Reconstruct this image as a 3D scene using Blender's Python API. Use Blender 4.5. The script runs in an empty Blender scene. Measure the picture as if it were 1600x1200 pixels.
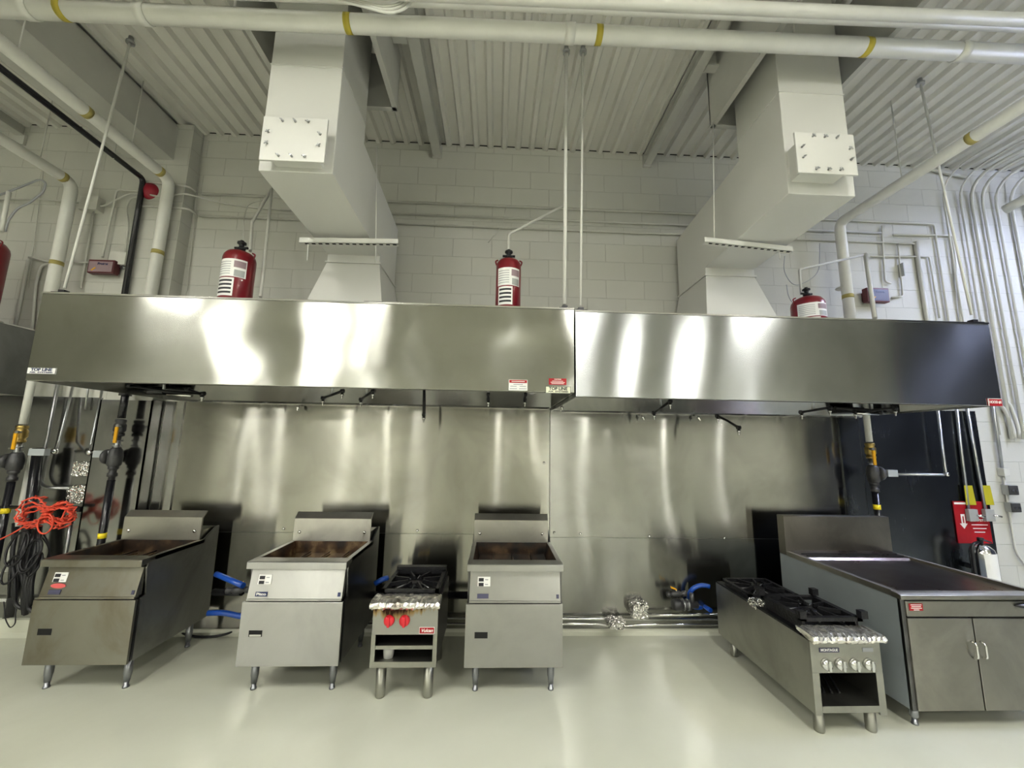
import bpy, bmesh, math, random
from mathutils import Vector, Matrix
random.seed(4)
S = bpy.context.scene
C = S.collection
PI = math.pi
WY = 3.94            # back wall plane
CZ = 4.93            # underside of the roof deck ribs

# ------------------------------------------------------------------ camera survey
F = 620.0; EYE = 1.72
pitch, yaw, roll = math.radians(8.6), math.radians(2.3), math.radians(0.98)
cf = Vector((math.sin(yaw)*math.cos(pitch), math.cos(yaw)*math.cos(pitch), math.sin(pitch)))
r0 = cf.cross(Vector((0, 0, 1))).normalized(); u0 = r0.cross(cf)
cr = math.cos(roll)*r0 + math.sin(roll)*u0
cu = math.cos(roll)*u0 - math.sin(roll)*r0
def ray(x, y): return cf + cr*((x-800)/F) + cu*((600-y)/F)
def A(x, y, Y):                     # surveyed point on the upright plane at depth Y
    d = ray(x, y); t = Y/d.y; return Vector((d.x*t, Y, EYE+d.z*t))
def AX(x, y, X):
    d = ray(x, y); t = X/d.x; return Vector((X, d.y*t, EYE+d.z*t))
def AZ(x, y, Z):
    d = ray(x, y); t = (Z-EYE)/d.z; return Vector((d.x*t, d.y*t, Z))
cam = bpy.data.cameras.new('camera'); camo = bpy.data.objects.new('camera', cam); C.objects.link(camo)
cam.sensor_width = 36; cam.lens = F/1600*36; cam.clip_start = 0.05
M = Matrix((( cr.x, cu.x, -cf.x), (cr.y, cu.y, -cf.y), (cr.z, cu.z, -cf.z))).to_4x4()
M.translation = Vector((0, 0, EYE)); camo.matrix_world = M
S.camera = camo

# ------------------------------------------------------------------ materials
MATS = {}
def nmat(name):
    m = bpy.data.materials.new(name); m.use_nodes = True; MATS[name] = m
    nt = m.node_tree; b = nt.nodes['Principled BSDF']; return m, nt, b
def N(nt, t, **kw):
    n = nt.nodes.new(t)
    for k, v in kw.items():
        if k in n.inputs: n.inputs[k].default_value = v
        else: setattr(n, k, v)
    return n
def coords(nt, scale=(1, 1, 1), kind='Object'):
    tc = N(nt, 'ShaderNodeTexCoord'); mp = N(nt, 'ShaderNodeMapping'); mp.inputs['Scale'].default_value = scale
    nt.links.new(tc.outputs[kind], mp.inputs['Vector']); return mp.outputs['Vector']
def ramp(nt, src, stops):
    r = N(nt, 'ShaderNodeValToRGB'); e = r.color_ramp.elements
    while len(e) < len(stops): e.new(0.5)
    for i, (p, c) in enumerate(stops): e[i].position = p; e[i].color = (*c, 1)
    nt.links.new(src, r.inputs['Fac']); return r.outputs['Color']
def geo(nt, scale):                 # world position, scaled
    g = N(nt, 'ShaderNodeNewGeometry'); mp = N(nt, 'ShaderNodeMapping'); mp.inputs['Scale'].default_value = scale
    nt.links.new(g.outputs['Position'], mp.inputs['Vector']); return mp.outputs['Vector']
def simple(name, col, rough=.5, metal=0., var=.08, scale=6, bump=0., bscale=40, spec=.5, emit=None, coat=0):
    m, nt, b = nmat(name)
    v = geo(nt, (scale,)*3)
    n = N(nt, 'ShaderNodeTexNoise', Scale=1.0, Detail=4.0)
    nt.links.new(v, n.inputs['Vector'])
    c = ramp(nt, n.outputs['Fac'], [(.3, tuple(x*(1-var) for x in col)), (.7, tuple(min(1, x*(1+var)) for x in col))])
    nt.links.new(c, b.inputs['Base Color'])
    b.inputs['Roughness'].default_value = rough; b.inputs['Metallic'].default_value = metal
    b.inputs['Specular IOR Level'].default_value = spec
    b.inputs['Coat Weight'].default_value = coat
    if bump:
        n2 = N(nt, 'ShaderNodeTexNoise', Scale=float(bscale), Detail=3.0)
        g = N(nt, 'ShaderNodeNewGeometry'); nt.links.new(g.outputs['Position'], n2.inputs['Vector'])
        bp = N(nt, 'ShaderNodeBump', Strength=bump, Distance=.01)
        nt.links.new(n2.outputs['Fac'], bp.inputs['Height']); nt.links.new(bp.outputs['Normal'], b.inputs['Normal'])
    if emit:
        b.inputs['Emission Color'].default_value = (*emit[0], 1); b.inputs['Emission Strength'].default_value = emit[1]
    return m
def steel(name, col=(.56, .56, .54), rough=.28, aniso=.85, tan=(.04, .25, 1), grain=(90, 90, 2), wave=0., wscale=(1.2, 1, .5), seed=0., dirt=.12, dirtcol=None, smear=.08):
    """brushed stainless: anisotropic lobe along the brushing, fine grain, slow oil-canning of the sheet"""
    m, nt, b = nmat(name)
    b.inputs['Metallic'].default_value = 1
    v = geo(nt, (1.3, 1.3, 1.1)); n = N(nt, 'ShaderNodeTexNoise', Scale=1.6, Detail=5.0, Roughness=.6, Distortion=.6)
    nt.links.new(v, n.inputs['Vector'])
    dc = dirtcol or tuple(x*(1-dirt*2) for x in col)
    c = ramp(nt, n.outputs['Fac'], [(.32, dc), (.55, col), (.75, tuple(min(1, x*(1+dirt*.6)) for x in col))])
    nt.links.new(c, b.inputs['Base Color'])
    gv = geo(nt, grain); gn = N(nt, 'ShaderNodeTexNoise', Scale=1.0, Detail=3.0); nt.links.new(gv, gn.inputs['Vector'])
    ad = N(nt, 'ShaderNodeMath', operation='MULTIPLY_ADD'); ad.inputs[1].default_value = .025; ad.inputs[2].default_value = rough-.03
    nt.links.new(gn.outputs['Fac'], ad.inputs[0])
    sm = N(nt, 'ShaderNodeMath', operation='MULTIPLY_ADD'); sm.inputs[1].default_value = smear
    nt.links.new(n.outputs['Fac'], sm.inputs[0]); nt.links.new(ad.outputs[0], sm.inputs[2])
    nt.links.new(sm.outputs[0], b.inputs['Roughness'])
    b.inputs['Anisotropic'].default_value = aniso
    t = N(nt, 'ShaderNodeCombineXYZ'); t.inputs[0].default_value, t.inputs[1].default_value, t.inputs[2].default_value = tan
    nt.links.new(t.outputs[0], b.inputs['Tangent'])
    if wave:
        wv = geo(nt, wscale); off = N(nt, 'ShaderNodeVectorMath', operation='ADD'); off.inputs[1].default_value = (seed, seed*.7, seed*1.3)
        nt.links.new(wv, off.inputs[0])
        wn = N(nt, 'ShaderNodeTexNoise', Scale=1.0, Detail=1.0, Roughness=.3); nt.links.new(off.outputs[0], wn.inputs['Vector'])
        bp = N(nt, 'ShaderNodeBump', Strength=1.0, Distance=wave)
        nt.links.new(wn.outputs['Fac'], bp.inputs['Height']); nt.links.new(bp.outputs['Normal'], b.inputs['Normal'])
    return m
WHITE = (.60, .60, .56)
paint = simple('painted_white_metal', (.52, .52, .49), .42, var=.03, bump=.04, bscale=12)
ductm = simple('painted_duct_white', (.64, .64, .61), .4, var=.02, scale=2, bump=.05, bscale=3)
pipew = simple('painted_pipe_white', (.72, .72, .68), .35, var=.04, bump=.05)
conm = simple('painted_conduit', (.58, .58, .54), .4, var=.05)
deckm = simple('painted_roof_deck', (.66, .65, .61), .5, var=.05, scale=1.2)
black = simple('black_iron', (.012, .012, .014), .35, .0, var=.3, spec=.5)
blackp = simple('black_pipe_paint', (.012, .012, .016), .25, var=.3, bump=.15, bscale=30, coat=.3)
castiron = simple('cast_iron_grate', (.012, .012, .014), .42, .3, var=.4, bump=.4, bscale=60)
dark = simple('dark_cavity', (.006, .006, .006), .8, var=.2)
redm = simple('red_cylinder_enamel', (.19, .004, .012), .28, var=.1, coat=.5)
redb = simple('red_bell', (.30, .012, .03), .4)
redk = simple('red_knob', (.60, .015, .03), .3, coat=.4)
redl = simple('red_label', (.36, .006, .014), .4)
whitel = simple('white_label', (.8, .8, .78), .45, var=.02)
creaml = simple('cream_plate', (.72, .73, .58), .4)
greyt = simple('grey_print', (.35, .36, .38), .5)
blkt = simple('black_print', (.02, .02, .025), .5)
bluet = simple('navy_badge', (.02, .03, .10), .35)
purpl = simple('faded_badge', (.06, .06, .11), .4)
orange = simple('orange_cord', (.72, .09, .045), .4)
hoseb = simple('blue_hose', (.01, .08, .42), .3, coat=.4)
yellow = simple('yellow_tape', (.85, .68, .02), .4)
bandy = simple('muted_yellow_band', (.50, .42, .06), .45)
ochre = simple('faded_yellow_band', (.42, .36, .12), .5)
yhand = simple('yellow_handle', (.80, .42, .01), .35)
brass = simple('brass', (.45, .33, .12), .35, 1)
chrome = simple('chrome', (.75, .75, .74), .12, 1, var=.03)
galv = simple('galvanized_conduit', (.45, .46, .47), .32, 1, var=.12)
castgrey = simple('grey_casting', (.10, .10, .105), .45, .6, var=.3, bump=.3)
whitecup = simple('white_plastic', (.7, .7, .68), .4)
frame_grey = simple('leg_grey', (.30, .31, .33), .35, .9, var=.15)
ltgrey = simple('box_light_grey', (.36, .37, .36), .45)
tagy = simple('yellow_tag', (.42, .38, .02), .5)
maroon = simple('maroon_box', (.10, .015, .02), .4)
pinkish = simple('faded_label', (.30, .22, .24), .5)
sidepaint = simple('blue_grey_side', (.27, .30, .31), .40, .05, var=.12, scale=2.2)
foil_m, nt_, b_ = nmat('crumpled_foil')
b_.inputs['Metallic'].default_value = 1; b_.inputs['Base Color'].default_value = (.8, .79, .76, 1); b_.inputs['Roughness'].default_value = .18
vo = N(nt_, 'ShaderNodeTexVoronoi', Scale=55.0); g_ = N(nt_, 'ShaderNodeNewGeometry'); nt_.links.new(g_.outputs['Position'], vo.inputs['Vector'])
bp_ = N(nt_, 'ShaderNodeBump', Strength=.8, Distance=.02); nt_.links.new(vo.outputs['Distance'], bp_.inputs['Height']); nt_.links.new(bp_.outputs['Normal'], b_.inputs['Normal'])
foilburn, nt_, b_ = nmat('scorched_foil')
b_.inputs['Metallic'].default_value = .9; b_.inputs['Roughness'].default_value = .25
n_ = N(nt_, 'ShaderNodeTexNoise', Scale=9.0, Detail=6.0); g_ = N(nt_, 'ShaderNodeNewGeometry'); nt_.links.new(g_.outputs['Position'], n_.inputs['Vector'])
nt_.links.new(ramp(nt_, n_.outputs['Fac'], [(.28, (.10, .07, .05)), (.38, (.66, .62, .56)), (.55, (.92, .91, .87))]), b_.inputs['Base Color'])
vo = N(nt_, 'ShaderNodeTexVoronoi', Scale=20.0); nt_.links.new(g_.outputs['Position'], vo.inputs['Vector'])
bp_ = N(nt_, 'ShaderNodeBump', Strength=.5, Distance=.015); nt_.links.new(vo.outputs['Distance'], bp_.inputs['Height']); nt_.links.new(bp_.outputs['Normal'], b_.inputs['Normal'])

S_hood1 = steel('brushed_hood_left', (.44, .44, .41), .15, 1., smear=.03, wave=.05, wscale=(.9, 1, 1.5), seed=3.1, dirt=.06)
S_hood2 = steel('brushed_hood_right', (.42, .43, .44), .17, 1., smear=.03, wave=.014, wscale=(.8, 1, .6), seed=7.7, dirt=.06)
S_panel1 = steel('brushed_wall_sheet_left', (.34, .335, .30), .15, 1., smear=.02, wave=.035, wscale=(1.3, 1, .45), seed=1.7, dirt=.1)
S_panel2 = steel('brushed_wall_sheet_right', (.32, .32, .30), .15, 1., smear=.02, wave=.035, wscale=(1.2, 1, .45), seed=5.2, dirt=.1)
S_side = steel('polished_wall_sheet', (.42, .42, .41), .14, .6, wave=.03, wscale=(1.0, 1, 1.0), seed=9.3, dirt=.12)
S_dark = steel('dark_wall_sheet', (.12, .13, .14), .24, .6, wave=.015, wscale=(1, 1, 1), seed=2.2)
S_in = steel('hood_inside_sheet', (.40, .40, .38), .22, .85, wave=.02, wscale=(1, 1, 1), seed=4.)
S_far = steel('distant_hood_sheet', (.22, .225, .225), .35, .4)
S_fry = steel('fryer_stainless', (.40, .40, .385), .31, .8, grain=(80, 80, 2.5), dirt=.06)
S_fryd = steel('fryer_stainless_greasy', (.30, .29, .25), .36, .7, grain=(80, 80, 2.5), dirt=.16, dirtcol=(.22, .19, .14))
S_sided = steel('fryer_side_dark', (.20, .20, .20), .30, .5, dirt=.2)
S_sidel = steel('fryer_side_pale', (.34, .34, .325), .42, .0, dirt=.15)  # paler steel for the sides of the far left fryer
S_stove = steel('stove_stainless', (.40, .40, .36), .36, .0, dirt=.12)
S_grid = steel('griddle_stainless', (.40, .385, .34), .34, .7, dirt=.12)
S_griddletop = steel('griddle_plate_greasy', (.22, .20, .18), .22, .3, dirt=.3, dirtcol=(.13, .085, .07), smear=.2)
S_splashd = steel('greasy_backsplash', (.24, .225, .20), .30, .6, dirt=.15)
S_splash = steel('backsplash_steel', (.42, .41, .37), .28, .7, dirt=.1)
# stained apron of the small stove
S_stain, nt_, b_ = nmat('stove_front_with_grease_runs')
b_.inputs['Metallic'].default_value = .8; b_.inputs['Roughness'].default_value = .4
g_ = N(nt_, 'ShaderNodeNewGeometry'); sp = N(nt_, 'ShaderNodeSeparateXYZ'); nt_.links.new(g_.outputs['Position'], sp.inputs[0])
mp_ = N(nt_, 'ShaderNodeMapping'); mp_.inputs['Scale'].default_value = (60, 1, 3); nt_.links.new(g_.outputs['Position'], mp_.inputs['Vector'])
n_ = N(nt_, 'ShaderNodeTexNoise', Scale=1.0, Detail=4.0); nt_.links.new(mp_.outputs[0], n_.inputs['Vector'])
mr = N(nt_, 'ShaderNodeMapRange'); mr.inputs['From Min'].default_value = .50; mr.inputs['From Max'].default_value = .60
nt_.links.new(sp.outputs['Z'], mr.inputs['Value'])
xr = N(nt_, 'ShaderNodeMath', operation='SUBTRACT'); xr.inputs[1].default_value = -.66; nt_.links.new(sp.outputs['X'], xr.inputs[0])
xa = N(nt_, 'ShaderNodeMath', operation='ABSOLUTE'); nt_.links.new(xr.outputs[0], xa.inputs[0])
xm = N(nt_, 'ShaderNodeMapRange'); xm.inputs['From Min'].default_value = .04; xm.inputs['From Max'].default_value = .25; xm.inputs['To Min'].default_value = .28; xm.inputs['To Max'].default_value = -.12
nt_.links.new(xa.outputs[0], xm.inputs['Value'])
a1 = N(nt_, 'ShaderNodeMath', operation='MULTIPLY'); nt_.links.new(mr.outputs[0], a1.inputs[0]); nt_.links.new(n_.outputs['Fac'], a1.inputs[1])
a2 = N(nt_, 'ShaderNodeMath', operation='ADD'); nt_.links.new(a1.outputs[0], a2.inputs[0]); nt_.links.new(xm.outputs[0], a2.inputs[1])
nt_.links.new(ramp(nt_, a2.outputs[0], [(.30, (.38, .38, .35)), (.44, (.36, .26, .12)), (.60, (.05, .02, .012))]), b_.inputs['Base Color'])

def tankmat(name, c1, c2, c3):
    m, nt, b = nmat(name); v = geo(nt, (9, 9, 9)); n = N(nt, 'ShaderNodeTexNoise', Scale=1.0, Detail=5.0); nt.links.new(v, n.inputs['Vector'])
    nt.links.new(ramp(nt, n.outputs['Fac'], [(.35, c1), (.52, c2), (.68, c3)]), b.inputs['Base Color'])
    b.inputs['Metallic'].default_value = .25; b.inputs['Roughness'].default_value = .4; return m
tank_b = tankmat('oil_stained_tank', (.012, .006, .003), (.06, .028, .010), (.20, .14, .07))
tank_d = tankmat('burnt_tank', (.006, .005, .004), (.035, .018, .008), (.10, .06, .03))
oil_b = simple('brown_fryer_oil', (.10, .065, .025), .08, var=.25, scale=9, coat=1)
oil_d = simple('black_fryer_oil', (.012, .008, .005), .08, var=.5, scale=9, coat=1)

# floor: pale green-cream epoxy, slightly uneven gloss
floorm, nt, b = nmat('epoxy_floor')
n = N(nt, 'ShaderNodeTexNoise', Scale=.8, Detail=5.0, Distortion=.4); nt.links.new(geo(nt, (1, 1, 1)), n.inputs['Vector'])
nt.links.new(ramp(nt, n.outputs['Fac'], [(.3, (.58, .59, .49)), (.7, (.68, .69, .59))]), b.inputs['Base Color'])
n2 = N(nt, 'ShaderNodeTexNoise', Scale=2.2, Detail=3.0); nt.links.new(geo(nt, (1, 1, 1)), n2.inputs['Vector'])
mr = N(nt, 'ShaderNodeMapRange'); mr.inputs['To Min'].default_value = .10; mr.inputs['To Max'].default_value = .26
nt.links.new(n2.outputs['Fac'], mr.inputs['Value']); nt.links.new(mr.outputs[0], b.inputs['Roughness'])
bp = N(nt, 'ShaderNodeBump', Strength=.35, Distance=.02); nt.links.new(n2.outputs['Fac'], bp.inputs['Height']); nt.links.new(bp.outputs['Normal'], b.inputs['Normal'])
# painted block wall
wallm, nt, b = nmat('painted_block_wall')
g_ = N(nt, 'ShaderNodeNewGeometry'); sp = N(nt, 'ShaderNodeSeparateXYZ'); nt.links.new(g_.outputs['Position'], sp.inputs[0])
sm = N(nt, 'ShaderNodeMath', operation='ADD'); nt.links.new(sp.outputs['X'], sm.inputs[0]); nt.links.new(sp.outputs['Y'], sm.inputs[1])
cb = N(nt, 'ShaderNodeCombineXYZ'); nt.links.new(sm.outputs[0], cb.inputs[0]); nt.links.new(sp.outputs['Z'], cb.inputs[1])
br = N(nt, 'ShaderNodeTexBrick', Scale=1.0); br.inputs['Brick Width'].default_value = .406; br.inputs['Row Height'].default_value = .203
br.inputs['Mortar Size'].default_value = .004; br.inputs['Mortar Smooth'].default_value = .6
br.inputs['Color1'].default_value = (.53, .53, .49, 1); br.inputs['Color2'].default_value = (.55, .55, .505, 1); br.inputs['Mortar'].default_value = (.45, .45, .41, 1)
nt.links.new(cb.outputs[0], br.inputs['Vector']); nt.links.new(br.outputs['Color'], b.inputs['Base Color'])
bn = N(nt, 'ShaderNodeTexNoise', Scale=60.0, Detail=3.0); nt.links.new(g_.outputs['Position'], bn.inputs['Vector'])
iv = N(nt, 'ShaderNodeMath', operation='MULTIPLY_ADD'); iv.inputs[1].default_value = -1.2; nt.links.new(br.outputs['Fac'], iv.inputs[0])
nb = N(nt, 'ShaderNodeMath', operation='MULTIPLY'); nb.inputs[1].default_value = .3; nt.links.new(bn.outputs['Fac'], nb.inputs[0]); nt.links.new(nb.outputs[0], iv.inputs[2])
bp = N(nt, 'ShaderNodeBump', Strength=.6, Distance=.004); nt.links.new(iv.outputs[0], bp.inputs['Height']); nt.links.new(bp.outputs['Normal'], b.inputs['Normal'])
b.inputs['Roughness'].default_value = .55

# ------------------------------------------------------------------ mesh helpers
def V(*a): return Vector(a)
def fillet(pts, rad, n=6):
    pts = [Vector(p) for p in pts]
    if rad <= 0 or len(pts) < 3: return pts
    out = [pts[0]]
    for i in range(1, len(pts)-1):
        p, a, c = pts[i], pts[i-1], pts[i+1]
        d1 = (a-p); d2 = (c-p); l = min(rad, d1.length*.48, d2.length*.48)
        p1 = p+d1.normalized()*l; p2 = p+d2.normalized()*l
        for k in range(n+1):
            t = k/n; out.append(p1*(1-t)**2 + p*2*t*(1-t) + p2*t*t)
    out.append(pts[-1]); return out
class MB:
    def __init__(s): s.bm = bmesh.new()
    def box(s, a, b, bev=0):
        x0, x1 = sorted((a[0], b[0])); y0, y1 = sorted((a[1], b[1])); z0, z1 = sorted((a[2], b[2]))
        return s.hexa([(x0, y0, z0), (x1, y0, z0), (x1, y1, z0), (x0, y1, z0), (x0, y0, z1), (x1, y0, z1), (x1, y1, z1), (x0, y1, z1)], bev)
    def hexa(s, p, bev=0):
        v = [s.bm.verts.new(q) for q in p]
        fs = [s.bm.faces.new([v[i] for i in f]) for f in ((3, 2, 1, 0), (4, 5, 6, 7), (0, 1, 5, 4), (1, 2, 6, 5), (2, 3, 7, 6), (3, 0, 4, 7))]
        if bev:
            es = list({e for f in fs for e in f.edges})
            bmesh.ops.bevel(s.bm, geom=es, offset=bev, segments=2, profile=.5, affect='EDGES')
        return s
    def poly(s, pts):
        s.bm.faces.new([s.bm.verts.new(p) for p in pts]); return s
    def prism(s, prof, a, b, axis='x'):      # profile in the two other axes, extruded
        f = {'x': lambda t, p: (t, p[0], p[1]), 'y': lambda t, p: (p[0], t, p[1]), 'z': lambda t, p: (p[0], p[1], t)}[axis]
        va = [s.bm.verts.new(f(a, p)) for p in prof]; vb = [s.bm.verts.new(f(b, p)) for p in prof]; n = len(prof)
        s.bm.faces.new(va); s.bm.faces.new(vb[::-1])
        for i in range(n): s.bm.faces.new((va[i], vb[i], vb[(i+1) % n], va[(i+1) % n]))
        return s
    def tube(s, pts, r, n=10, cap=True, rs=None):
        pts = [Vector(p) for p in pts]; P = [pts[0]]
        for p in pts[1:]:
            if (p-P[-1]).length > 1e-5: P.append(p)
        rings = []; up = None
        for i, p in enumerate(P):
            t = (P[min(i+1, len(P)-1)]-P[max(i-1, 0)]).normalized()
            if up is None: up = t.orthogonal().normalized()
            up = (up - t*up.dot(t)).normalized(); w = t.cross(up)
            rr = rs[i] if rs else r
            rings.append([s.bm.verts.new(p+(up*math.cos(2*PI*k/n)+w*math.sin(2*PI*k/n))*rr) for k in range(n)])
        for a, b in zip(rings, rings[1:]):
            for k in range(n):
                f = s.bm.faces.new((a[k], a[(k+1) % n], b[(k+1) % n], b[k])); f.smooth = True
        if cap: s.bm.faces.new(rings[0][::-1]); s.bm.faces.new(rings[-1])
        return s
    def lathe(s, prof, o, axis=(0, 0, 1), n=24):   # prof: (radius, height)
        o = Vector(o); ax = Vector(axis).normalized(); u = ax.orthogonal().normalized(); w = ax.cross(u); rings = []
        for r, h in prof:
            rings.append([s.bm.verts.new(o+ax*h+(u*math.cos(2*PI*k/n)+w*math.sin(2*PI*k/n))*max(r, 1e-4)) for k in range(n)])
        for a, b in zip(rings, rings[1:]):
            for k in range(n):
                f = s.bm.faces.new((a[k], a[(k+1) % n], b[(k+1) % n], b[k])); f.smooth = True
        s.bm.faces.new(rings[0][::-1]); s.bm.faces.new(rings[-1]); return s
    def crumple(s, a, b, n=5, amp=.012, seed=0):
        """a lumpy foil-wrapped block between two corners"""
        rd = random.Random(seed); t = bmesh.new()
        bmesh.ops.create_cube(t, size=1); bmesh.ops.subdivide_edges(t, edges=t.edges[:], cuts=n, use_grid_fill=True)
        a = Vector(a); b = Vector(b); c = (a+b)/2; d = b-a; mp = {}
        for v in t.verts:
            q = Vector((c.x+v.co.x*abs(d.x), c.y+v.co.y*abs(d.y), c.z+v.co.z*abs(d.z)))
            rr = v.co.length/.87
            q = c+(q-c)*(1-.18*max(0, rr-.75)*4*.5)
            mp[v] = s.bm.verts.new(q+Vector([rd.uniform(-amp, amp) for _ in range(3)]))
        for f in t.faces: s.bm.faces.new([mp[v] for v in f.verts])
        t.free(); return s
    def build(s, name, mat, parent=None, smooth=False, bevel=0):
        bmesh.ops.recalc_face_normals(s.bm, faces=s.bm.faces[:])
        me = bpy.data.meshes.new(name)
        if parent is not None:
            off = origin(parent)
            for v in s.bm.verts: v.co -= off
        if smooth:
            for f in s.bm.faces: f.smooth = True
        s.bm.to_mesh(me); s.bm.free(); me.materials.append(mat)
        o = bpy.data.objects.new(name, me); C.objects.link(o)
        if parent is not None: o.parent = parent
        if bevel:
            md = o.modifiers.new('edge', 'BEVEL'); md.width = bevel; md.segments = 2; md.limit_method = 'ANGLE'
        return o
def origin(o):
    v = Vector((0, 0, 0))
    while o is not None: v += o.location; o = o.parent
    return v
def tag(o, label=None, cat=None, group=None, kind=None):
    if label: o['label'] = label
    if cat: o['category'] = cat
    if group: o['group'] = group
    if kind: o['kind'] = kind
    return o
def thing(name, label, cat, loc=(0, 0, 0), group=None):
    o = bpy.data.objects.new(name, None); C.objects.link(o); o.location = loc; o.empty_display_size = .1
    return tag(o, label, cat, group)
def recentre(o):                     # origin to the foot of a single-mesh thing
    me = o.data; xs = [v.co for v in me.vertices]
    c = Vector((sum(v.x for v in xs)/len(xs), sum(v.y for v in xs)/len(xs), min(v.z for v in xs)))
    for v in me.vertices: v.co -= c
    o.location = c; return o
def pipe(name, label, cat, pts, r, mat, fr=.06, group=None, n=10):
    o = MB().tube(fillet(pts, fr), r, n).build(name, mat); recentre(o); return tag(o, label, cat, group)
def struct(o): o['kind'] = 'structure'; return o
def text(s, name, mat, parent, loc, size, align='CENTER', width=None, rot=(PI/2, 0, 0), depth=.0006, shear=0):
    cu_ = bpy.data.curves.new(name, 'FONT'); cu_.body = s; cu_.size = size; cu_.align_x = align; cu_.align_y = 'CENTER'; cu_.extrude = depth; cu_.shear = shear
    cu_.offset = size*.03
    t = bpy.data.objects.new(name, cu_); C.objects.link(t); bpy.context.view_layer.update()
    me = bpy.data.meshes.new_from_object(t.evaluated_get(bpy.context.evaluated_depsgraph_get()))
    bpy.data.objects.remove(t); w = max(v.co.x for v in me.vertices)-min(v.co.x for v in me.vertices)
    R = Matrix.Rotation(rot[2], 4, 'Z') @ Matrix.Rotation(rot[0], 4, 'X')
    k = width/w if width else 1
    for v in me.vertices: v.co.x *= k; v.co = R @ v.co
    me.materials.clear(); me.materials.append(mat)
    o = bpy.data.objects.new(name, me); C.objects.link(o); o.parent = parent
    o.location = Vector(loc)-origin(parent); return o

# ------------------------------------------------------------------ the room
XL, XR, YB = -20.0, 21.0, -26.0
struct(MB().box((XL, YB, -.1), (XR, WY+.2, 0)).build('floor', floorm))
struct(MB().box((XL, WY, 0), (XR, WY+.2, CZ+.024)).build('wall_back', wallm))
struct(MB().box((XL, YB-.2, 0), (XR, YB, CZ+.04)).build('wall_front', wallm))
struct(MB().box((XL-.2, YB, 0), (XL, WY+.2, CZ+.04)).build('wall_left', wallm))
struct(MB().box((XR, YB, 0), (XR+.2, WY+.2, CZ+.04)).build('wall_right', wallm))
# fluted roof deck
mb = MB(); prof = []; x = XL; pz = .152
while x < XR:
    prof += [(x, CZ+.04), (x+.078, CZ+.04), (x+.096, CZ), (x+.134, CZ)]; x += pz
prof.append((x, CZ+.04))
pv = [(mb.bm.verts.new((p[0], YB, p[1])), mb.bm.verts.new((p[0], WY+.004, p[1]))) for p in prof]
for a, b in zip(pv, pv[1:]): mb.bm.faces.new((a[0], a[1], b[1], b[0]))
deck = struct(mb.build('ceiling', deckm))
mb = MB()
for k in range(12):
    xx = XL + pz*(90+6*k) + .086
    mb.box((xx-.002, -1, CZ+.030), (xx+.005, WY, CZ+.038))
tag(mb.build('deck_seam', dark, deck), 'thin dark lap seams running along the roof deck')
struct(MB().box((XL, WY+.004, CZ+.025), (XR, WY+.2, CZ+.045)).build('deck_gap_shade', dark))  # dark strip painting the shade in the open deck ends
struct(MB().box((XL, YB, CZ+.045), (XR, WY+.2, CZ+.15)).build('roof_light_block', dark))  # added black slab, keeps world light from coming through the deck
# coved curb along the wall foot
struct(MB().prism([(WY, 0), (WY-.05, 0), (WY-.02, .02), (WY-.012, .045), (WY, .045)], -3.25, XR).build('baseboard_back', floorm))
struct(MB().prism([(WY, 0), (WY-.07, 0), (WY-.035, .03), (WY-.03, .13), (WY, .14)], XL, -3.25).build('baseboard_back_left', floorm))
# pilaster
ax = -3.18
struct(MB().box((-3.62, 3.80, 0), (ax, WY, CZ)).build('wall_pilaster', wallm))
struct(MB().box((8.6, -2.6, 0), (8.75, WY, CZ)).build('dark_reflection_screen', simple('reflection_screen_dark', (.05, .055, .075), .6)))  # unseen, added so the right hood's far end mirrors something dark
# white panels added on the rear wall, seen only as pale reflections
for i, (x0, x1, z1) in enumerate(((-4.4, -3.5, 2.2), (1.2, 2.2, 2.3))):
    d = struct(MB().box((x0, YB, 0), (x1, YB+.05, z1)).build('door_%d' % (i+1), whitel))
    MB().lathe([(.03, 0), (.03, .05)], (x1-.1, YB+.05, 1.0), (0, 1, 0), 12).build('door_handle', chrome, d)

# big roof girder on the left and the light one further left
g = thing('roof_girder', 'wide white painted steel girder running under the roof to the pilaster', 'beam', (-3.45, 1.4, 4.45))
gb = 4.52
MB().box((-3.80, -6, gb), (-3.346, 3.80, gb+.03)).build('bottom_flange', paint, g)
MB().box((-3.56, -6, gb+.03), (-3.50, 3.80, CZ)).build('web', paint, g)
MB().box((-3.66, -6, CZ-.03), (-3.36, 3.80, CZ-.002)).build('top_flange', paint, g)
MB().box((-3.345, -6, gb), (-3.335, 3.80, CZ-.04)).build('side_plate', paint, g)
for k, dx in enumerate((-.1, .06)):
    pass
j = thing('roof_joist', 'slim white joist meeting the wall far left beyond the girder', 'beam', (-5.0, 1.4, 4.8))
MB().box((-5.06, -5, CZ-.12), (-4.97, WY-.002, CZ-.11)).box((-5.02, -5, CZ-.11), (-5.01, WY-.002, CZ)).build('section', paint, j)
MB().box((-5.07, WY-.03, CZ-.22), (-4.96, WY-.002, CZ-.1)).build('end_plate', paint, j)
# two joists over the hoods
def joist(x0, x1, label):
    j = thing('roof_joist', label, 'beam', ((x0+x1)/2, 1.4, CZ-.15), 'light steel joists over the hoods')
    m = (x0+x1)/2
    MB().box((x0, -5, CZ-.13), (x1, WY-.003, CZ-.12)).box((m-.004, -5, CZ-.12), (m+.004, WY-.003, CZ-.012)).box((x0, -5, CZ-.012), (x1, WY-.003, CZ-.001)).build('section', paint, j)
    MB().box((x0-.005, WY-.03, CZ-.15), (x1+.005, WY-.003, CZ-.001)).build('end_plate', paint, j)
    return j
joist(-.745, -.655, 'white steel joist beside the left exhaust duct')
joist(1.575, 1.655, 'white steel joist beside the right exhaust duct')

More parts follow.
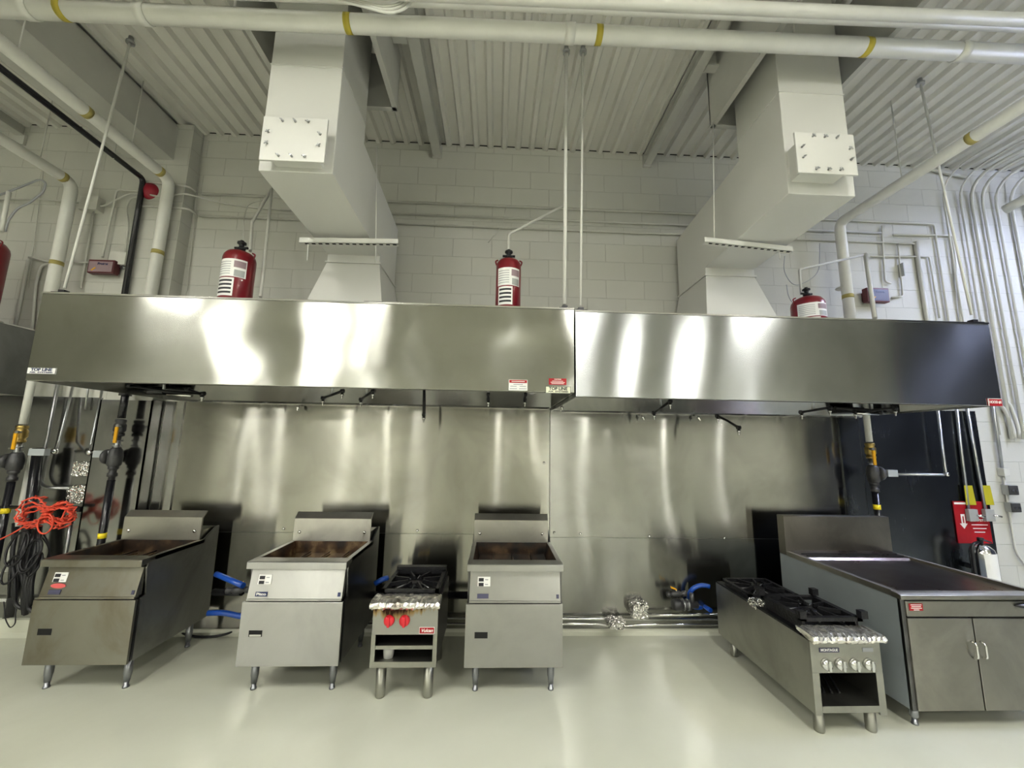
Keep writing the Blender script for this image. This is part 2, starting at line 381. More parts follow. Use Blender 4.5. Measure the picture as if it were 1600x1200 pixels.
# ------------------------------------------------------------------ exhaust ducts
def duct(x0, x1, label, side):
    d = thing('exhaust_duct', label, 'duct', ((x0+x1)/2, 3.0, 2.72), 'exhaust ducts rising from the hoods')
    yb = 2.77
    prof = [(2.30, CZ), (2.30, 3.37), (3.34, 3.34), (3.34, 3.27), (3.87, 3.27), (3.87, 3.89), (yb, 3.97), (yb, CZ)]
    MB().prism(prof, x0, x1).build('shaft', ductm, d, bevel=.004)
    # flanged seam rings
    MB().box((x0-.004, 2.296, 4.125), (x1+.004, yb+.004, 4.133)).build('seam', ductm, d)
    MB().box((x0-.012, 3.328, 3.262), (x1+.012, 3.882, 3.276)).build('collar', ductm, d)
    w = .11
    mb = MB(); zt, z0 = 3.262, 2.715
    mb.hexa([(x0-w, 3.17, z0), (x1+w, 3.17, z0), (x1+w, 3.90, z0), (x0-w, 3.90, z0), (x0, 3.34, zt), (x1, 3.34, zt), (x1, 3.87, zt), (x0, 3.87, zt)])
    mb.build('hood_transition', ductm, d)
    return d
dl = duct(-1.505, -1.05, 'white rectangular exhaust duct above the left hood', -1)
dr = duct(1.88, 2.335, 'white rectangular exhaust duct above the right hood', 1)
def access(d, px, label, yp, x0, x1, z0, z1):
    """bolted clean-out cover on its stand-off frame"""
    a = MB(); P = [A(p[0], p[1], yp) for p in px]
    xs = [p.x for p in P]; zs = [p.z for p in P]; X0, X1, Z0, Z1 = (P[0].x+P[3].x)/2, (P[1].x+P[2].x)/2, (P[2].z+P[3].z)/2, (P[0].z+P[1].z)/2
    fr = MB().box((X0+.05, yp+.012, Z0+.03), (X1-.05, 2.30, Z1-.03)).build('access_frame', ductm, d)
    pl = MB().box((X0, yp, Z0), (X1, yp+.014, Z1)).build('access_cover', ductm, d, bevel=.003)
    w, h = X1-X0, Z1-Z0
    for u, v in ((.3, .1), (.5, .1), (.7, .1), (.3, .9), (.5, .9), (.7, .9), (.1, .37), (.1, .63), (.9, .37), (.9, .63)):
        c = V(X0+u*w, yp, Z0+v*h); an = random.uniform(-.9, .9)
        mb = MB().lathe([(.006, 0), (.006, .018)], c, (0, -1, 0), 8)
        dx = V(math.cos(an), 0, math.sin(an))*.014
        mb.tube([c+V(0, -.014, 0)-dx, c+V(0, -.010, 0), c+V(0, -.014, 0)+dx], .0035, 6)
        mb.build('wing_nut', galv, pl)
access(dl, [(412, 181), (511, 186), (508, 254), (404, 249)], '', 2.20, 0, 0, 0, 0)
access(dr, [(1241, 206), (1334, 210), (1341, 274), (1248, 269)], '', 2.17, 0, 0, 0, 0)
# roof curb skirts round the ducts
def skirt(x0, x1, y1, zb, label):
    k = thing('roof_curb_frame', label, 'frame', ((x0+x1)/2, 2.4, zb), 'steel frames round the duct openings')
    t = .012; y0 = 1.2
    m = MB()
    m.box((x0, y0, zb), (x0+t, y1, CZ)).box((x1-t, y0, zb), (x1, y1, CZ)).box((x0, y1-t, zb), (x1, y1, CZ)).box((x0, y0, zb), (x1, y0+t, CZ))
    m.build('skirt', paint, k)
    m = MB(); a = .035
    m.box((x0-.004, y0, zb-.006), (x0+a, y1, zb+.006)).box((x1-a, y0, zb-.006), (x1+.004, y1, zb+.006)).box((x0, y1-a, zb-.006), (x1, y1+.004, zb+.006))
    m.build('bottom_angle', paint, k)
    return k
sk = Z = None
p = AX(617, 160, -.865); skirt(-1.72, -.865, 2.93, p.z, 'white steel curb frame around the left duct at the roof')
p = AX(1122, 181, 1.745); skirt(1.745, 2.52, 2.90, p.z, 'white steel curb frame around the right duct at the roof')
def bridge(x0, x1, y, label):
    o = MB().box((x0, y, CZ-.15), (x1, y+.07, CZ-.14)).box((x0, y+.03, CZ-.14), (x1, y+.036, CZ-.002)).build('cross_channel', paint)
    tag(recentre(o), label, 'beam')
bridge(-.860, -.748, 2.62, 'short white channel joining left joist to duct frame')
bridge(1.652, 1.748, 2.72, 'short white channel joining right joist to duct frame')

# ------------------------------------------------------------------ hoods
def hood(x0, x1, zb, zt, mat, label, y1=WY-.012, y0=2.77):
    h = thing('exhaust_hood', label, 'hood', ((x0+x1)/2, 3.3, zb))
    t = .012
    # front face as a fine grid sheet so that reflections bend like thin steel
    MB().box((x0, y0, zb), (x1, y0+t, zt), .003).build('front_panel', mat, h)
    for xa in (x0, x1-t):
        MB().box((xa, y0+t, zb), (xa+t, y1, zt)).build('side_panel', mat, h)
    MB().box((x0+t, y0+t, zt-t), (x1-t, y1, zt)).build('top_panel', S_in, h)
    MB().prism([(y1, zb-.012), (y1, zt-t), (y1-.50, zt-t), (y1-.03, zb-.012)], x0+t, x1-t).build('rear_panel', S_in, h)
    MB().box((x0, y0-.004, zt), (x1, y0+.03, zt+.012)).build('top_trim', chrome, h)
    m = MB(); m.box((x0+t, y0+t, zb), (x1-t, y0+.05, zb+.008)).box((x0+t, y0+.044, zb), (x1-t, y0+.05, zb+.03)); m.build('gutter', S_in, h)
    # baffle filter bank sloping inside
    n = int((x1-x0-.1)/.5); fw = (x1-x0-.1)/n
    for k in range(n):
        m = MB(); xa = x0+.05+k*fw
        for q in range(9):
            u = xa+.03+q*(fw-.06)/9
            m.hexa([(u, 3.35, zb+.30), (u+.035, 3.35, zb+.30), (u+.035, 3.10, zt-.04), (u, 3.10, zt-.04), (u, 3.365, zb+.315), (u+.035, 3.365, zb+.315), (u+.035, 3.115, zt-.025), (u, 3.115, zt-.025)])
        m.build('baffle_filter', S_in, h)
    return h
hl = hood(-3.165, .556, 2.088, 2.700, S_hood1, 'long left stainless exhaust hood with rippled bright reflections')
hr = hood(.566, 3.745, 2.060, 2.686, S_hood2, 'right stainless exhaust hood, dark at its far end')
# name plates and stickers
def plate(parent, px, Y, name, mat, th=.003):
    P = [A(x, y, Y) for x, y in px]; x0 = min(p.x for p in P); x1 = max(p.x for p in P)
    z0 = min(p.z for p in P); z1 = max(p.z for p in P)
    o = MB().box((x0, Y-th, z0), (x1, Y, z1)).build(name, mat, parent); return o, x0, x1, z0, z1
def nameplate(parent, px, fg, bg):
    o, x0, x1, z0, z1 = plate(parent, px, 2.769, 'name_plate', bg)
    m = MB(); e = .002
    for a, b in (((x0, z0), (x1, z0+e)), ((x0, z1-e), (x1, z1)), ((x0, z0), (x0+e, z1)), ((x1-e, z0), (x1, z1))):
        m.box((a[0], 2.7645, a[1]), (b[0], 2.766, b[1]))
    m.build('border', blkt, o)
    xc = (x0+x1)/2; h = z1-z0
    text('TOP LINE', 'lettering', fg, o, (xc, 2.765, z0+h*.66), h*.62, width=(x1-x0)*.74)
    text('AIR  SYSTEMS', 'lettering', fg, o, (xc, 2.765, z0+h*.24), h*.26, width=(x1-x0)*.80)
    return o
nameplate(hl, [(44, 574), (87, 585)], bluet, whitel)['label'] = 'white plate reading TOP LINE AIR SYSTEMS at the left corner'
nameplate(hl, [(852.5, 603.5), (891.5, 615)], blkt, creaml)['label'] = 'cream plate reading TOP LINE AIR SYSTEMS at the right corner'
o, x0, x1, z0, z1 = plate(hl, [(857.5, 591), (885, 601.5)], 2.769, 'caution_sticker', redl); xc = (x0+x1)/2; h = z1-z0
o['label'] = 'red caution sticker above the cream plate'
text('CAUTION', 'lettering', whitel, o, (xc, 2.765, z1-h*.16), h*.24)
for k, w in enumerate((.62, .8, .7)):
    m = MB().box((xc-(x1-x0)*w/2, 2.764, z1-h*(.40+.2*k)), (xc+(x1-x0)*w/2, 2.766, z1-h*(.47+.2*k))).build('print_line', whitel, o)
o, x0, x1, z0, z1 = plate(hl, [(795, 593), (824, 610.5)], 2.769, 'inspection_sticker', whitel); xc = (x0+x1)/2; h = z1-z0; w = x1-x0
o['label'] = 'white sticker with a red header'
MB().box((x0+w*.03, 2.764, z1-h*.30), (x1-w*.03, 2.766, z1-h*.04)).build('header_band', redl, o)
for a, b, zz in ((.15, .85, .17), (.25, .75, .45), (.08, .42, .62), (.58, .92, .62), (.05, .44, .84), (.55, .95, .84)):
    MB().box((x0+w*a, 2.763, z1-h*(zz+.03)), (x0+w*b, 2.7655, z1-h*(zz-.03))).build('print_line', whitel if zz < .2 else greyt, o)
o, x0, x1, z0, z1 = plate(hr, [(1542, 622.5), (1566, 634.5)], 2.769, 'number_plate', redl); xc = (x0+x1)/2; h = z1-z0
o['label'] = 'small red plate reading HOOD #1'
MB().box((x0, 2.764, z0), (x0+.006, 2.766, z1)).box((x0, 2.764, z1-.004), (x1, 2.766, z1)).build('border', whitel, o)
text('HOOD #1', 'lettering', whitel, o, (xc+.003, 2.765, z0+h*.5), h*.5, width=(x1-x0)*.82)
# pale sheet standing in for a bright reflection, and the lamp inside
tag(MB().poly([(3.725, 2.86, 2.075), (3.725, 3.50, 2.075), (3.725, 3.50, 2.30), (3.725, 2.86, 2.30)]).build('side_reflection', whitel, hr), 'bright reflection on the inside of the far end, made as a pale sheet')
lamp = MB().lathe([(.03, 0), (.055, -.02), (.06, -.08), (.045, -.12), (.01, -.135)], (.30, 3.30, 2.27), (0, 0, 1), 16).build('lamp_globe', simple('lamp_glass', (.5, .5, .48), .15, .0), hl)
MB().tube([(.30, 3.30, 2.69), (.30, 3.30, 2.26)], .02).lathe([(.066, 0), (.066, -.03)], (.30, 3.30, 2.28), n=12).build('lamp_holder', black, hl)
MB().lathe([(.064, 0), (.064, .012)], (.30, 3.30, 2.20), n=12).build('lamp_ring', chrome, hl)

# the next hood along, seen end-on at the far left
hf = thing('exhaust_hood', 'dim grey end of another hood at the far left edge', 'hood', (-5.6, 3.3, 2.09))
MB().box((-4.44, 2.77, 2.09), (-4.43, WY-.012, 2.715)).build('side_panel', S_far, hf)
MB().box((-6.8, 2.77, 2.09), (-4.44, 2.782, 2.715)).build('front_panel', S_far, hf)
MB().box((-6.8, 2.782, 2.703), (-4.44, WY-.012, 2.715)).build('top_panel', S_far, hf)
MB().box((-4.455, 2.75, 2.712), (-4.42, WY-.012, 2.724)).build('top_trim', chrome, hf)

# ------------------------------------------------------------------ stainless wall sheets
def sheet(x0, x1, z0, z1, mat, label, y=WY-.001, t=.010):
    s_ = thing('wall_sheet', label, 'wall panel', ((x0+x1)/2, y, z0))
    MB().box((x0, y-t, z0), (x1, y, z1)).build('sheet', mat, s_)
    return s_
s1 = sheet(-3.165, .536, .875, 2.078, S_panel1, 'upper stainless wall sheet under the left hood')
s2 = sheet(-3.165, .536, .05, .872, S_panel1, 'lower stainless wall sheet behind the left fryers')
s3 = sheet(.544, 3.70, .852, 2.055, S_panel2, 'upper stainless wall sheet under the right hood')
s4 = sheet(.544, 3.70, .05, .849, S_panel2, 'lower stainless wall sheet behind the long stove')
s5 = sheet(-3.632, -3.168, .14, 2.06, S_side, 'narrow stainless sheet cladding the pilaster behind the black riser', y=3.80)
MB().box((-3.18, 3.79, .14), (-3.168, WY-.012, 2.07)).build('side_return', S_side, s5)
MB().box((-3.632, 3.79, .14), (-3.62, WY-.012, 2.06)).build('side_return', S_side, s5)
s6 = sheet(-5.9, -3.64, .14, 2.09, S_side, 'polished stainless wall sheet at the far left')
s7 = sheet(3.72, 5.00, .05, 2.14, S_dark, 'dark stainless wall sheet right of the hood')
for s_, x0, x1, z in ((s1, -3.15, .53, 2.066), (s3, .55, 3.70, 2.043)):
    MB().box((x0, WY-.05, z), (x1, WY-.011, z+.016)).build('ledge', chrome, s_)
for s_, pts in ((s1, [(443, 830), (512, 830), (652, 833), (850, 727)]), (s3, [(866, 836), (907, 838), (1015, 842), (1132, 845)])):
    for q in pts:
        c = A(q[0], q[1]-4, WY-.012); MB().lathe([(.012, 0), (.010, .004), (.003, .008)], c, (0, -1, 0), 12).build('screw', chrome, s_)
# corner trim strips at both ends of the hood bay
for x0, x1, y, lab in ((-3.15, -3.07, WY-.012, 'left edge trim of the stainless bay, outer wide strip'), (-3.04, -2.98, WY-.012, 'left edge trim of the stainless bay, inner strip'), (3.50, 3.70, WY-.012, 'right edge trim of the stainless bay, dark strip')):
    o = MB().box((x0, y-.012, .9 if x0 < 0 else .05), (x1, y, 2.07)).build('corner_strip', S_side if x0 < 0 else S_dark); tag(recentre(o), lab, 'trim')

# ------------------------------------------------------------------ appliances
def leg(parent, x, y, h, r=.025, mat=None):
    l = MB().lathe([(r, h), (r, h*.45), (r*.92, h*.42), (r*.72, .04)], (x, y, 0), n=14).build('leg', mat or frame_grey, parent)
    MB().lathe([(r*.62, .04), (r*.62, .012), (r*.8, .010), (r*.8, 0)], (x, y, 0), n=14).build('foot', mat or frame_grey, l)
def knobm(parent, x, y, z, r, mat, nrm=(0, -1, 0)):
    k = MB().lathe([(r*1.0, 0), (r, .012), (r*.86, .026), (r*.3, .028)], (x, y, z), nrm, 20).build('knob', mat, parent)
    a = random.uniform(-.5, .5)
    MB().hexa([(x-.007, y-.038, z-r*.9), (x+.007, y-.038, z-r*.9), (x+.009, y-.012, z-r*.95), (x-.009, y-.012, z-r*.95), (x-.007, y-.038, z+r*.9), (x+.007, y-.038, z+r*.9), (x+.009, y-.012, z+r*.95), (x-.009, y-.012, z+r*.95)]).build('grip', mat, k)
    return k
def fryer(x0, x1, yf, label, steelm, sidem, tankm, oilm, badge, bmat, handle, extra=None, zs=0):
    f = thing('floor_fryer', label, 'fryer', ((x0+x1)/2, (yf+3.8)/2, 0), 'floor fryers standing under the hoods')
    zt, yr = .872, 3.64; yb = 3.83; t = .012; w = x1-x0
    # cabinet shell
    for xa, nm in ((x0+.004, 'side_panel'), (x1-t-.004, 'side_panel')):
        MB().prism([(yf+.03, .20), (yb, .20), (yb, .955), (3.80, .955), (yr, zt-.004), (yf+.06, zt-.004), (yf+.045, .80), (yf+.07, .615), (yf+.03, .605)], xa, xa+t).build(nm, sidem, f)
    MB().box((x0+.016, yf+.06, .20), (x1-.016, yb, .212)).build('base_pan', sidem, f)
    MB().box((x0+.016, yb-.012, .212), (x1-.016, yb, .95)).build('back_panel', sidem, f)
    # top deck rim around the tank
    m = MB(); i0, i1, y0, y1 = x0+.035, x1-.035, yf+.10, yr-.01
    MB().prism([(yf-.012, .822), (yf+.10, .842), (yf+.10, zt), (yf-.004, zt), (yf-.012, zt-.006)], x0, x1).build('top_rail', steelm, f, bevel=.002)
    m = MB().box((x0+.004, y0, zt-.03), (i0, y1, zt)).box((i1, y0, zt-.03), (x1-.004, y1, zt)).box((x0+.004, y1, zt-.03), (x1-.004, yr+.02, zt)); m.build('rim', steelm, f)
    # tank
    zb_ = .70; ins = .04
    m = MB(); a = [(i0, y0, zt-.002), (i1, y0, zt-.002), (i1, y1, zt-.002), (i0, y1, zt-.002)]; b = [(i0+ins, y0+ins, zb_), (i1-ins, y0+ins, zb_), (i1-ins, y1-ins*.5, zb_), (i0+ins, y1-ins*.5, zb_)]
    for q in range(4): m.poly([a[q], a[(q+1) % 4], b[(q+1) % 4], b[q]])
    m.poly(b); tk = m.build('tank', tankm, f)
    MB().box((i0+.03, y0+.03, .775), (i1-.03, y1-.02, .780)).build('oil', oilm, tk)
    m = MB()
    for k in range(3): m.tube([(i0+.15+k*(w-.37)/2, y0+.06, .79), (i0+.15+k*(w-.37)/2, y1-.03, .79)], .006, 6)
    m.build('grid_rod', tankm, tk)
    # control panel
    MB().hexa([(x0+.02, yf-.002, .625), (x1-.02, yf-.002, .625), (x1-.02, yf+.05, .625), (x0+.02, yf+.05, .625), (x0+.02, yf+.038, .815), (x1-.02, yf+.038, .815), (x1-.02, yf+.05, .815), (x0+.02, yf+.05, .815)]).build('control_panel', steelm, f)
    cp = f.children[-1] if False else [o for o in C.objects if o.parent == f and o.name.startswith('control_panel')][-1]
    MB().box((x0+.02, yf-.008, .612), (x1-.02, yf+.03, .624)).build('panel_lip', steelm, f)
    MB().box((x0+.02, yf+.028, .812), (x1-.02, yf+.045, .824)).build('shadow_gap', dark, f)
    def py(z): return yf-.002+(z-.625)/(.19)*.040-.002
    def tilt(xa, xb, za, zb2, th=.002, mat=whitel, nm='switch_plate', par=cp):
        return MB().hexa([(xa, py(za)-th, za), (xb, py(za)-th, za), (xb, py(za)+.001, za), (xa, py(za)+.001, za), (xa, py(zb2)-th, zb2), (xb, py(zb2)-th, zb2), (xb, py(zb2)+.001, zb2), (xa, py(zb2)+.001, zb2)]).build(nm, mat, par)
    sp_ = tilt(x0+.075, x0+.165, .715, .775)
    for z in (.757, .727): tilt(x0+.083, x0+.118, z-.010, z+.010, .006, blkt, 'switch', cp); 
    for z in (.757, .727): tilt(x0+.128, x0+.150, z-.003, z+.003, .003, greyt, 'switch_legend', cp)
    bd = tilt(x0+.075, x0+.155, .640, .668, .003, bmat, 'badge', cp)
    if badge: text(badge, 'lettering', whitel, bd, (x0+.115, py(.654)-.004, .654), .026, width=.066)
    tilt(x1-.05, x1-.032, .640, .665, .003, bmat, 'corner_badge', cp)
    if extra:
        ov = MB().lathe([(1, 0), (1, .003)], (0, 0, 0), (0, -1, 0), 24)
        for v in ov.bm.verts: v.co = V(x0+.125+v.co.x*.05, py(.692)+.001+v.co.y, .692+v.co.z*.016)
        tag(ov.build('oval_sticker', simple('pink_sticker', (.65, .12, .12), .5), cp), 'faded red oval sticker')
    # door
    MB().box((x0-.002, yf-.012, .197), (x1-.006, yf+.008, .606), .002).build('door', steelm, f)
    dd = [o for o in C.objects if o.parent == f and o.name.startswith('door')][-1]
    MB().box((x0+.065, yf-.0135, .385), (x0+.155, yf-.010, .425)).build('handle_recess', dark, dd)
    if handle: MB().box((x0+.072, yf-.016, .388), (x0+.150, yf-.013, .400)).build('handle_lip', chrome, dd)
    MB().box((x0+.012, yf+.009, .20), (x1-.018, yf+.03, .60)).build('door_frame', dark, f)
    # backsplash
    zsp = 1.10+zs; e = .012
    MB().prism([(yr-.008, zt+.001), (yr+.01, zt+.001), (yr+.01, zsp-.05), (yr+.055, zsp), (yr+.045, zsp+.004), (yr-.006, zsp-.045)], x0+e, x1-e-.015).build('backsplash', S_splash, f)
    bs = [o for o in C.objects if o.parent == f and o.name.startswith('backsplash')][-1]
    for xx in (x0+e+.05, x1-e-.065):
        MB().lathe([(.014, 0), (.013, .006), (.005, .010)], (xx, yr-.008, zt+.07), (0, -1, 0), 14).build('bolt', chrome, bs)
    MB().box((x0+e, yr+.012, zt), (x1-e-.015, yb-.014, .95)).build('flue', S_splash, f)
    for xx in (x0+.075, x1-.075):
        for yy in (yf+.10, 3.72): leg(f, xx, yy, .20)
    return f
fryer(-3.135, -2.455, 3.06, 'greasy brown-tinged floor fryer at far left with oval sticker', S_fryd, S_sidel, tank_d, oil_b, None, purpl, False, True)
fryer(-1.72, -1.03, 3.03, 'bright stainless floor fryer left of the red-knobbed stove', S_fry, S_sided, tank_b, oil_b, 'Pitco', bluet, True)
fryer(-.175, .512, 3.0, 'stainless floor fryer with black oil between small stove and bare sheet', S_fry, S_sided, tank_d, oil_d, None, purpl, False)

def grate(parent, cx, cy, z, sx, sy, lug=0, fr=.014, name='grate'):
    m = MB(); h = .022
    for a, b in (((cx-sx, cy-sy), (cx+sx, cy-sy+fr*2)), ((cx-sx, cy+sy-fr*2), (cx+sx, cy+sy)), ((cx-sx, cy-sy), (cx-sx+fr*2, cy+sy)), ((cx+sx-fr*2, cy-sy), (cx+sx, cy+sy))):
        m.box((a[0], a[1], z-h), (b[0], b[1], z))
    R = min(sx, sy)
    for k in range(8):
        a = k*PI/4+PI/8; c, s = math.cos(a), math.sin(a)
        ro = min(sx/abs(c) if abs(c) > .01 else 9, sy/abs(s) if abs(s) > .01 else 9)-.005
        ri = R*.30; n = V(-s, c, 0)*.006
        p, q = V(cx+c*ri, cy+s*ri, 0), V(cx+c*ro, cy+s*ro, 0)
        m.hexa([(p-n)+V(0, 0, z-.018), (q-n)+V(0, 0, z-.03), (q+n)+V(0, 0, z-.03), (p+n)+V(0, 0, z-.018), (p-n)+V(0, 0, z+.004), (q-n)+V(0, 0, z), (q+n)+V(0, 0, z), (p+n)+V(0, 0, z+.004)])
    g_ = m.build(name, castiron, parent)
    if lug:
        for dx, dy in ((-1, -1), (1, -1), (-1, 1), (1, 1)):
            MB().box((cx+dx*sx-.022, cy+dy*sy-.02, z), (cx+dx*sx+.022, cy+dy*sy+.02, z+lug)).build('lug', castiron, g_)
    MB().lathe([(R*.30, z-.055), (R*.30, z-.03), (R*.22, z-.02), (R*.1, z-.018)], (cx, cy, 0), n=20).build('burner', castiron, parent)
    m = MB()
    for k in range(8):
        a = k*PI/4; c, s = math.cos(a), math.sin(a); m.tube([(cx+c*R*.35, cy+s*R*.35, z-.015), (cx+c*R*.8, cy+s*R*.8, z-.022)], .004, 6)
    m.build('burner_rib', galv, parent)
    return g_
# --- small two-knob stove
x0, x1, y0, y1, zt = -.805, -.362, 2.95, 3.58, .61
st = thing('stock_pot_stove', 'small low stove with two red knobs between two fryers', 'stove', ((x0+x1)/2, 3.25, 0))
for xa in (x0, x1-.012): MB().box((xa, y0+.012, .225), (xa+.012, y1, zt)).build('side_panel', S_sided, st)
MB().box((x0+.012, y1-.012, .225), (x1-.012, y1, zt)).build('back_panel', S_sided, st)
MB().box((x0, y0, .425), (x1, y0+.012, .605), .002).build('front_panel', S_stain, st)
MB().box((x0, y0, .225), (x0+.028, y0+.012, .425)).box((x1-.028, y0, .225), (x1, y0+.012, .425)).build('door_frame', S_stove, st)
MB().box((x0+.012, y0+.02, .245), (x1-.012, y1-.012, .253)).box((x0, y0-.002, .222), (x1, y0+.02, .258)).build('bottom_shelf', S_stove, st)
MB().box((x0+.03, y0+.01, .335), (x1-.03, y1-.02, .342)).box((x0+.03, y0+.004, .332), (x1-.03, y0+.012, .356)).build('drip_tray', S_stove, st)
MB().box((x0+.012, y0+.012, .42), (x1-.012, y1-.012, .43)).build('burner_box_floor', dark, st)
MB().box((x0+.012, y0+.05, .58), (x1-.012, y1-.012, .60)).build('top_plate', castiron, st)
# foil covered nose
def foilrail(parent, x0, x1, y0, y1, z0, z1, seed):
    rd = random.Random(seed); m = MB(); n = 36; prof = [(y1, z0+.03), (y0+.02, z0), (y0, z0+.012), (y0-.004, (z0+z1)/2), (y0+.008, z1-.008), (y0+.04, z1), (y1, z1+.004)]
    rows = []
    for i in range(n+1):
        x = x0+(x1-x0)*i/n
        rows.append([m.bm.verts.new((x+rd.uniform(-.003, .003), p[0]+rd.uniform(-.004, .004), p[1]+rd.uniform(-.004, .004)*(2 if k == 1 else 1))) for k, p in enumerate(prof)])
    for a, b in zip(rows, rows[1:]):
        for k in range(len(prof)): m.bm.faces.new((a[k], a[(k+1) % len(prof)], b[(k+1) % len(prof)], b[k]))
    m.bm.faces.new(rows[0]); m.bm.faces.new(rows[-1][::-1])
    return tag(m.build('foil_wrap', foilburn, parent), 'scorched aluminium foil wrapped over the front edge')
foilrail(st, x0-.012, x1+.012, y0-.05, y0+.09, .598, .650, 1)
grate(st, (x0+x1)/2-.0, 3.285, .675, .205, .225, 0)
MB().box((x0+.02, y1-.07, .60), (x1-.02, y1-.01, .70)).build('rear_guard', castiron, st)
MB().box((x0+.01, 3.10, .60), (x0+.03, 3.56, .655)).box((x1-.03, 3.10, .60), (x1-.01, 3.56, .655)).build('grate_support', castiron, st)
for px_ in (608.5, 632.5):
    p = A(px_, 969, y0); knobm(st, p.x, y0, p.z, .036, redk)
o, a0, a1, b0, b1 = plate(st, [(656, 980.5), (678, 989.5)], y0, 'badge', redl); o['label'] = 'small red badge with white script'
m = MB(); e = .003
m.box((a0-e, y0-.002, b0-e), (a1+e, y0-.0005, b1+e)).build('badge_border', whitel, st)
text('Vulcan', 'lettering', whitel, o, ((a0+a1)/2, y0-.0035, (b0+b1)/2), (b1-b0)*.8, width=(a1-a0)*.8, shear=.3)
for xx in (x0+.06, x1-.06):
    for yy in (y0+.085, y1-.07): 
        l = MB().lathe([(.034, .225), (.034, .012), (.03, 0)], (xx, yy, 0), n=16).build('leg', S_stove, st)
MB().lathe([(.032, 0), (.040, .075), (.042, .078), (.038, .078)], (x0+.105, y0+.07, .254), n=20).build('x', whitecup)
cup = bpy.data.objects['x']; cup.name = 'plastic_cup'; recentre(cup); tag(cup, 'white plastic tub standing inside the small stove', 'tub')

# --- long four-knob stove
x0, x1, y0, y1 = 1.985, 2.437, 2.60, 3.66; zt = .538
s2_ = thing('stock_pot_stove', 'long low stove with four chrome knobs beside the griddle', 'stove', ((x0+x1)/2, 3.1, 0))
for xa in (x0, x1-.012): MB().box((xa, y0+.012, .125), (xa+.012, y1, zt)).build('side_panel', S_stove, s2_)
MB().box((x0+.012, y1-.012, .125), (x1-.012, y1, zt)).build('back_panel', S_stove, s2_)
MB().box((x0, y0, .356), (x1, y0+.012, .545), .002).build('front_panel', S_stove, s2_)
MB().box((x0, y0, .12), (x0+.045, y0+.012, .356)).box((x1-.045, y0, .12), (x1, y0+.012, .356)).build('door_frame', S_stove, s2_)
MB().box((x0+.012, y0+.02, .165), (x1-.012, y1-.012, .172)).box((x0+.046, y0-.001, .135), (x1-.046, y0+.02, .172)).build('bottom_shelf', S_stove, s2_)
MB().box((x0+.05, y0+.02, .345), (x1-.05, y1-.02, .355)).build('burner_box_floor', dark, s2_)
MB().box((x0+.012, y0+.05, .50), (x1-.012, y1-.012, .52)).build('top_plate', castiron, s2_)
MB().box((x0+.001, y0+.08, .52), (x0+.05, y1-.01, .55)).box((x1-.05, y0+.08, .52), (x1-.001, y1-.01, .55)).build('top_frame', castiron, s2_)
foilrail(s2_, x0-.012, x1+.004, y0-.05, y0+.09, .538, .588, 5)
m = MB().crumple((x0-.006, 3.10, .525), (x0+.09, 3.20, .575), 5, .006, 3); tag(m.build('foil_patch', foil_m, s2_), 'crumpled foil patch on the side edge')
g1_ = grate(s2_, (x0+x1)/2, 2.88, .640, .205, .20, .045, .018)
MB().box(((x0+x1)/2-.19, 2.70, .56), ((x0+x1)/2-.17, 3.06, .62)).build('grate_support', castiron, s2_)
MB().box(((x0+x1)/2+.17, 2.70, .56), ((x0+x1)/2+.19, 3.06, .62)).build('grate_support', castiron, s2_)
grate(s2_, (x0+x1)/2, 3.42, .590, .20, .20, 0)
for px_ in (1290, 1312, 1334, 1356):
    p = A(px_, 1037, y0); knobm(s2_, p.x, y0, p.z, .033, chrome)
o, a0, a1, b0, b1 = plate(s2_, [(1279, 1012), (1311, 1019)], y0, 'badge', purpl); o['label'] = 'worn pale blue badge strip'
text('MONTAGUE', 'lettering', whitel, o, ((a0+a1)/2, y0-.0035, (b0+b1)/2), (b1-b0)*.8, width=(a1-a0)*.85)
o, a0, a1, b0, b1 = plate(s2_, [(1347, 1012), (1364, 1018)], y0, 'rating_label', greyt)
for xx in (x0+.06, x1-.06):
    for yy in (y0+.06, y1-.12): MB().lathe([(.030, .14), (.030, .012), (.027, 0)], (xx, yy, 0), n=16).build('leg', S_stove, s2_)
m = MB()
for k in range(3): m.tube([(x0+.16+.05*k, y0+.12, .18), (x0+.30+.04*k, y0+.42, .23)], .008, 6)
o = m.build('burner_rods', castiron); tag(recentre(o), 'loose dark metal rods lying inside the long stove', 'rods')

# --- griddle cabinet
x0, x1, y0, y1 = 2.655, 3.65, 2.65, 3.75
gr = thing('griddle_cabinet', 'wide stainless griddle on a two-door cabinet at the right edge', 'griddle', ((x0+x1)/2, 3.2, 0))
MB().box((x0, y0+.012, .108), (x0+.012, y1, .77)).build('side_panel', sidepaint, gr)
MB().box((x1-.012, y0+.012, .108), (x1, y1, .77)).build('side_panel', sidepaint, gr)
MB().box((x0, y0+.001, .108), (x0+.028, y0+.02, .765)).build('corner_post', S_sided, gr)
MB().box((x1-.028, y0+.001, .108), (x1, y0+.02, .765)).build('corner_post', S_sided, gr)
MB().box((x0+.012, y1-.012, .108), (x1-.012, y1, .77)).box((x0+.012, y0+.03, .108), (x1-.012, y1, .12)).build('carcass', S_sided, gr)
MB().box((x0+.02, y0+.02, .12), (x1-.02, y0+.03, .76)).build('inner_face', dark, gr)
MB().box((x0+.028, y0-.008, .662), (x1-.028, y0+.018, .757), .003).build('front_panel', S_grid, gr)
xm = 3.121
d1 = MB().box((x0+.028, y0-.008, .112), (xm-.004, y0+.014, .652), .003).build('door', S_grid, gr)
d2 = MB().box((xm+.004, y0-.008, .112), (x1-.028, y0+.014, .652), .003).build('door', S_grid, gr)
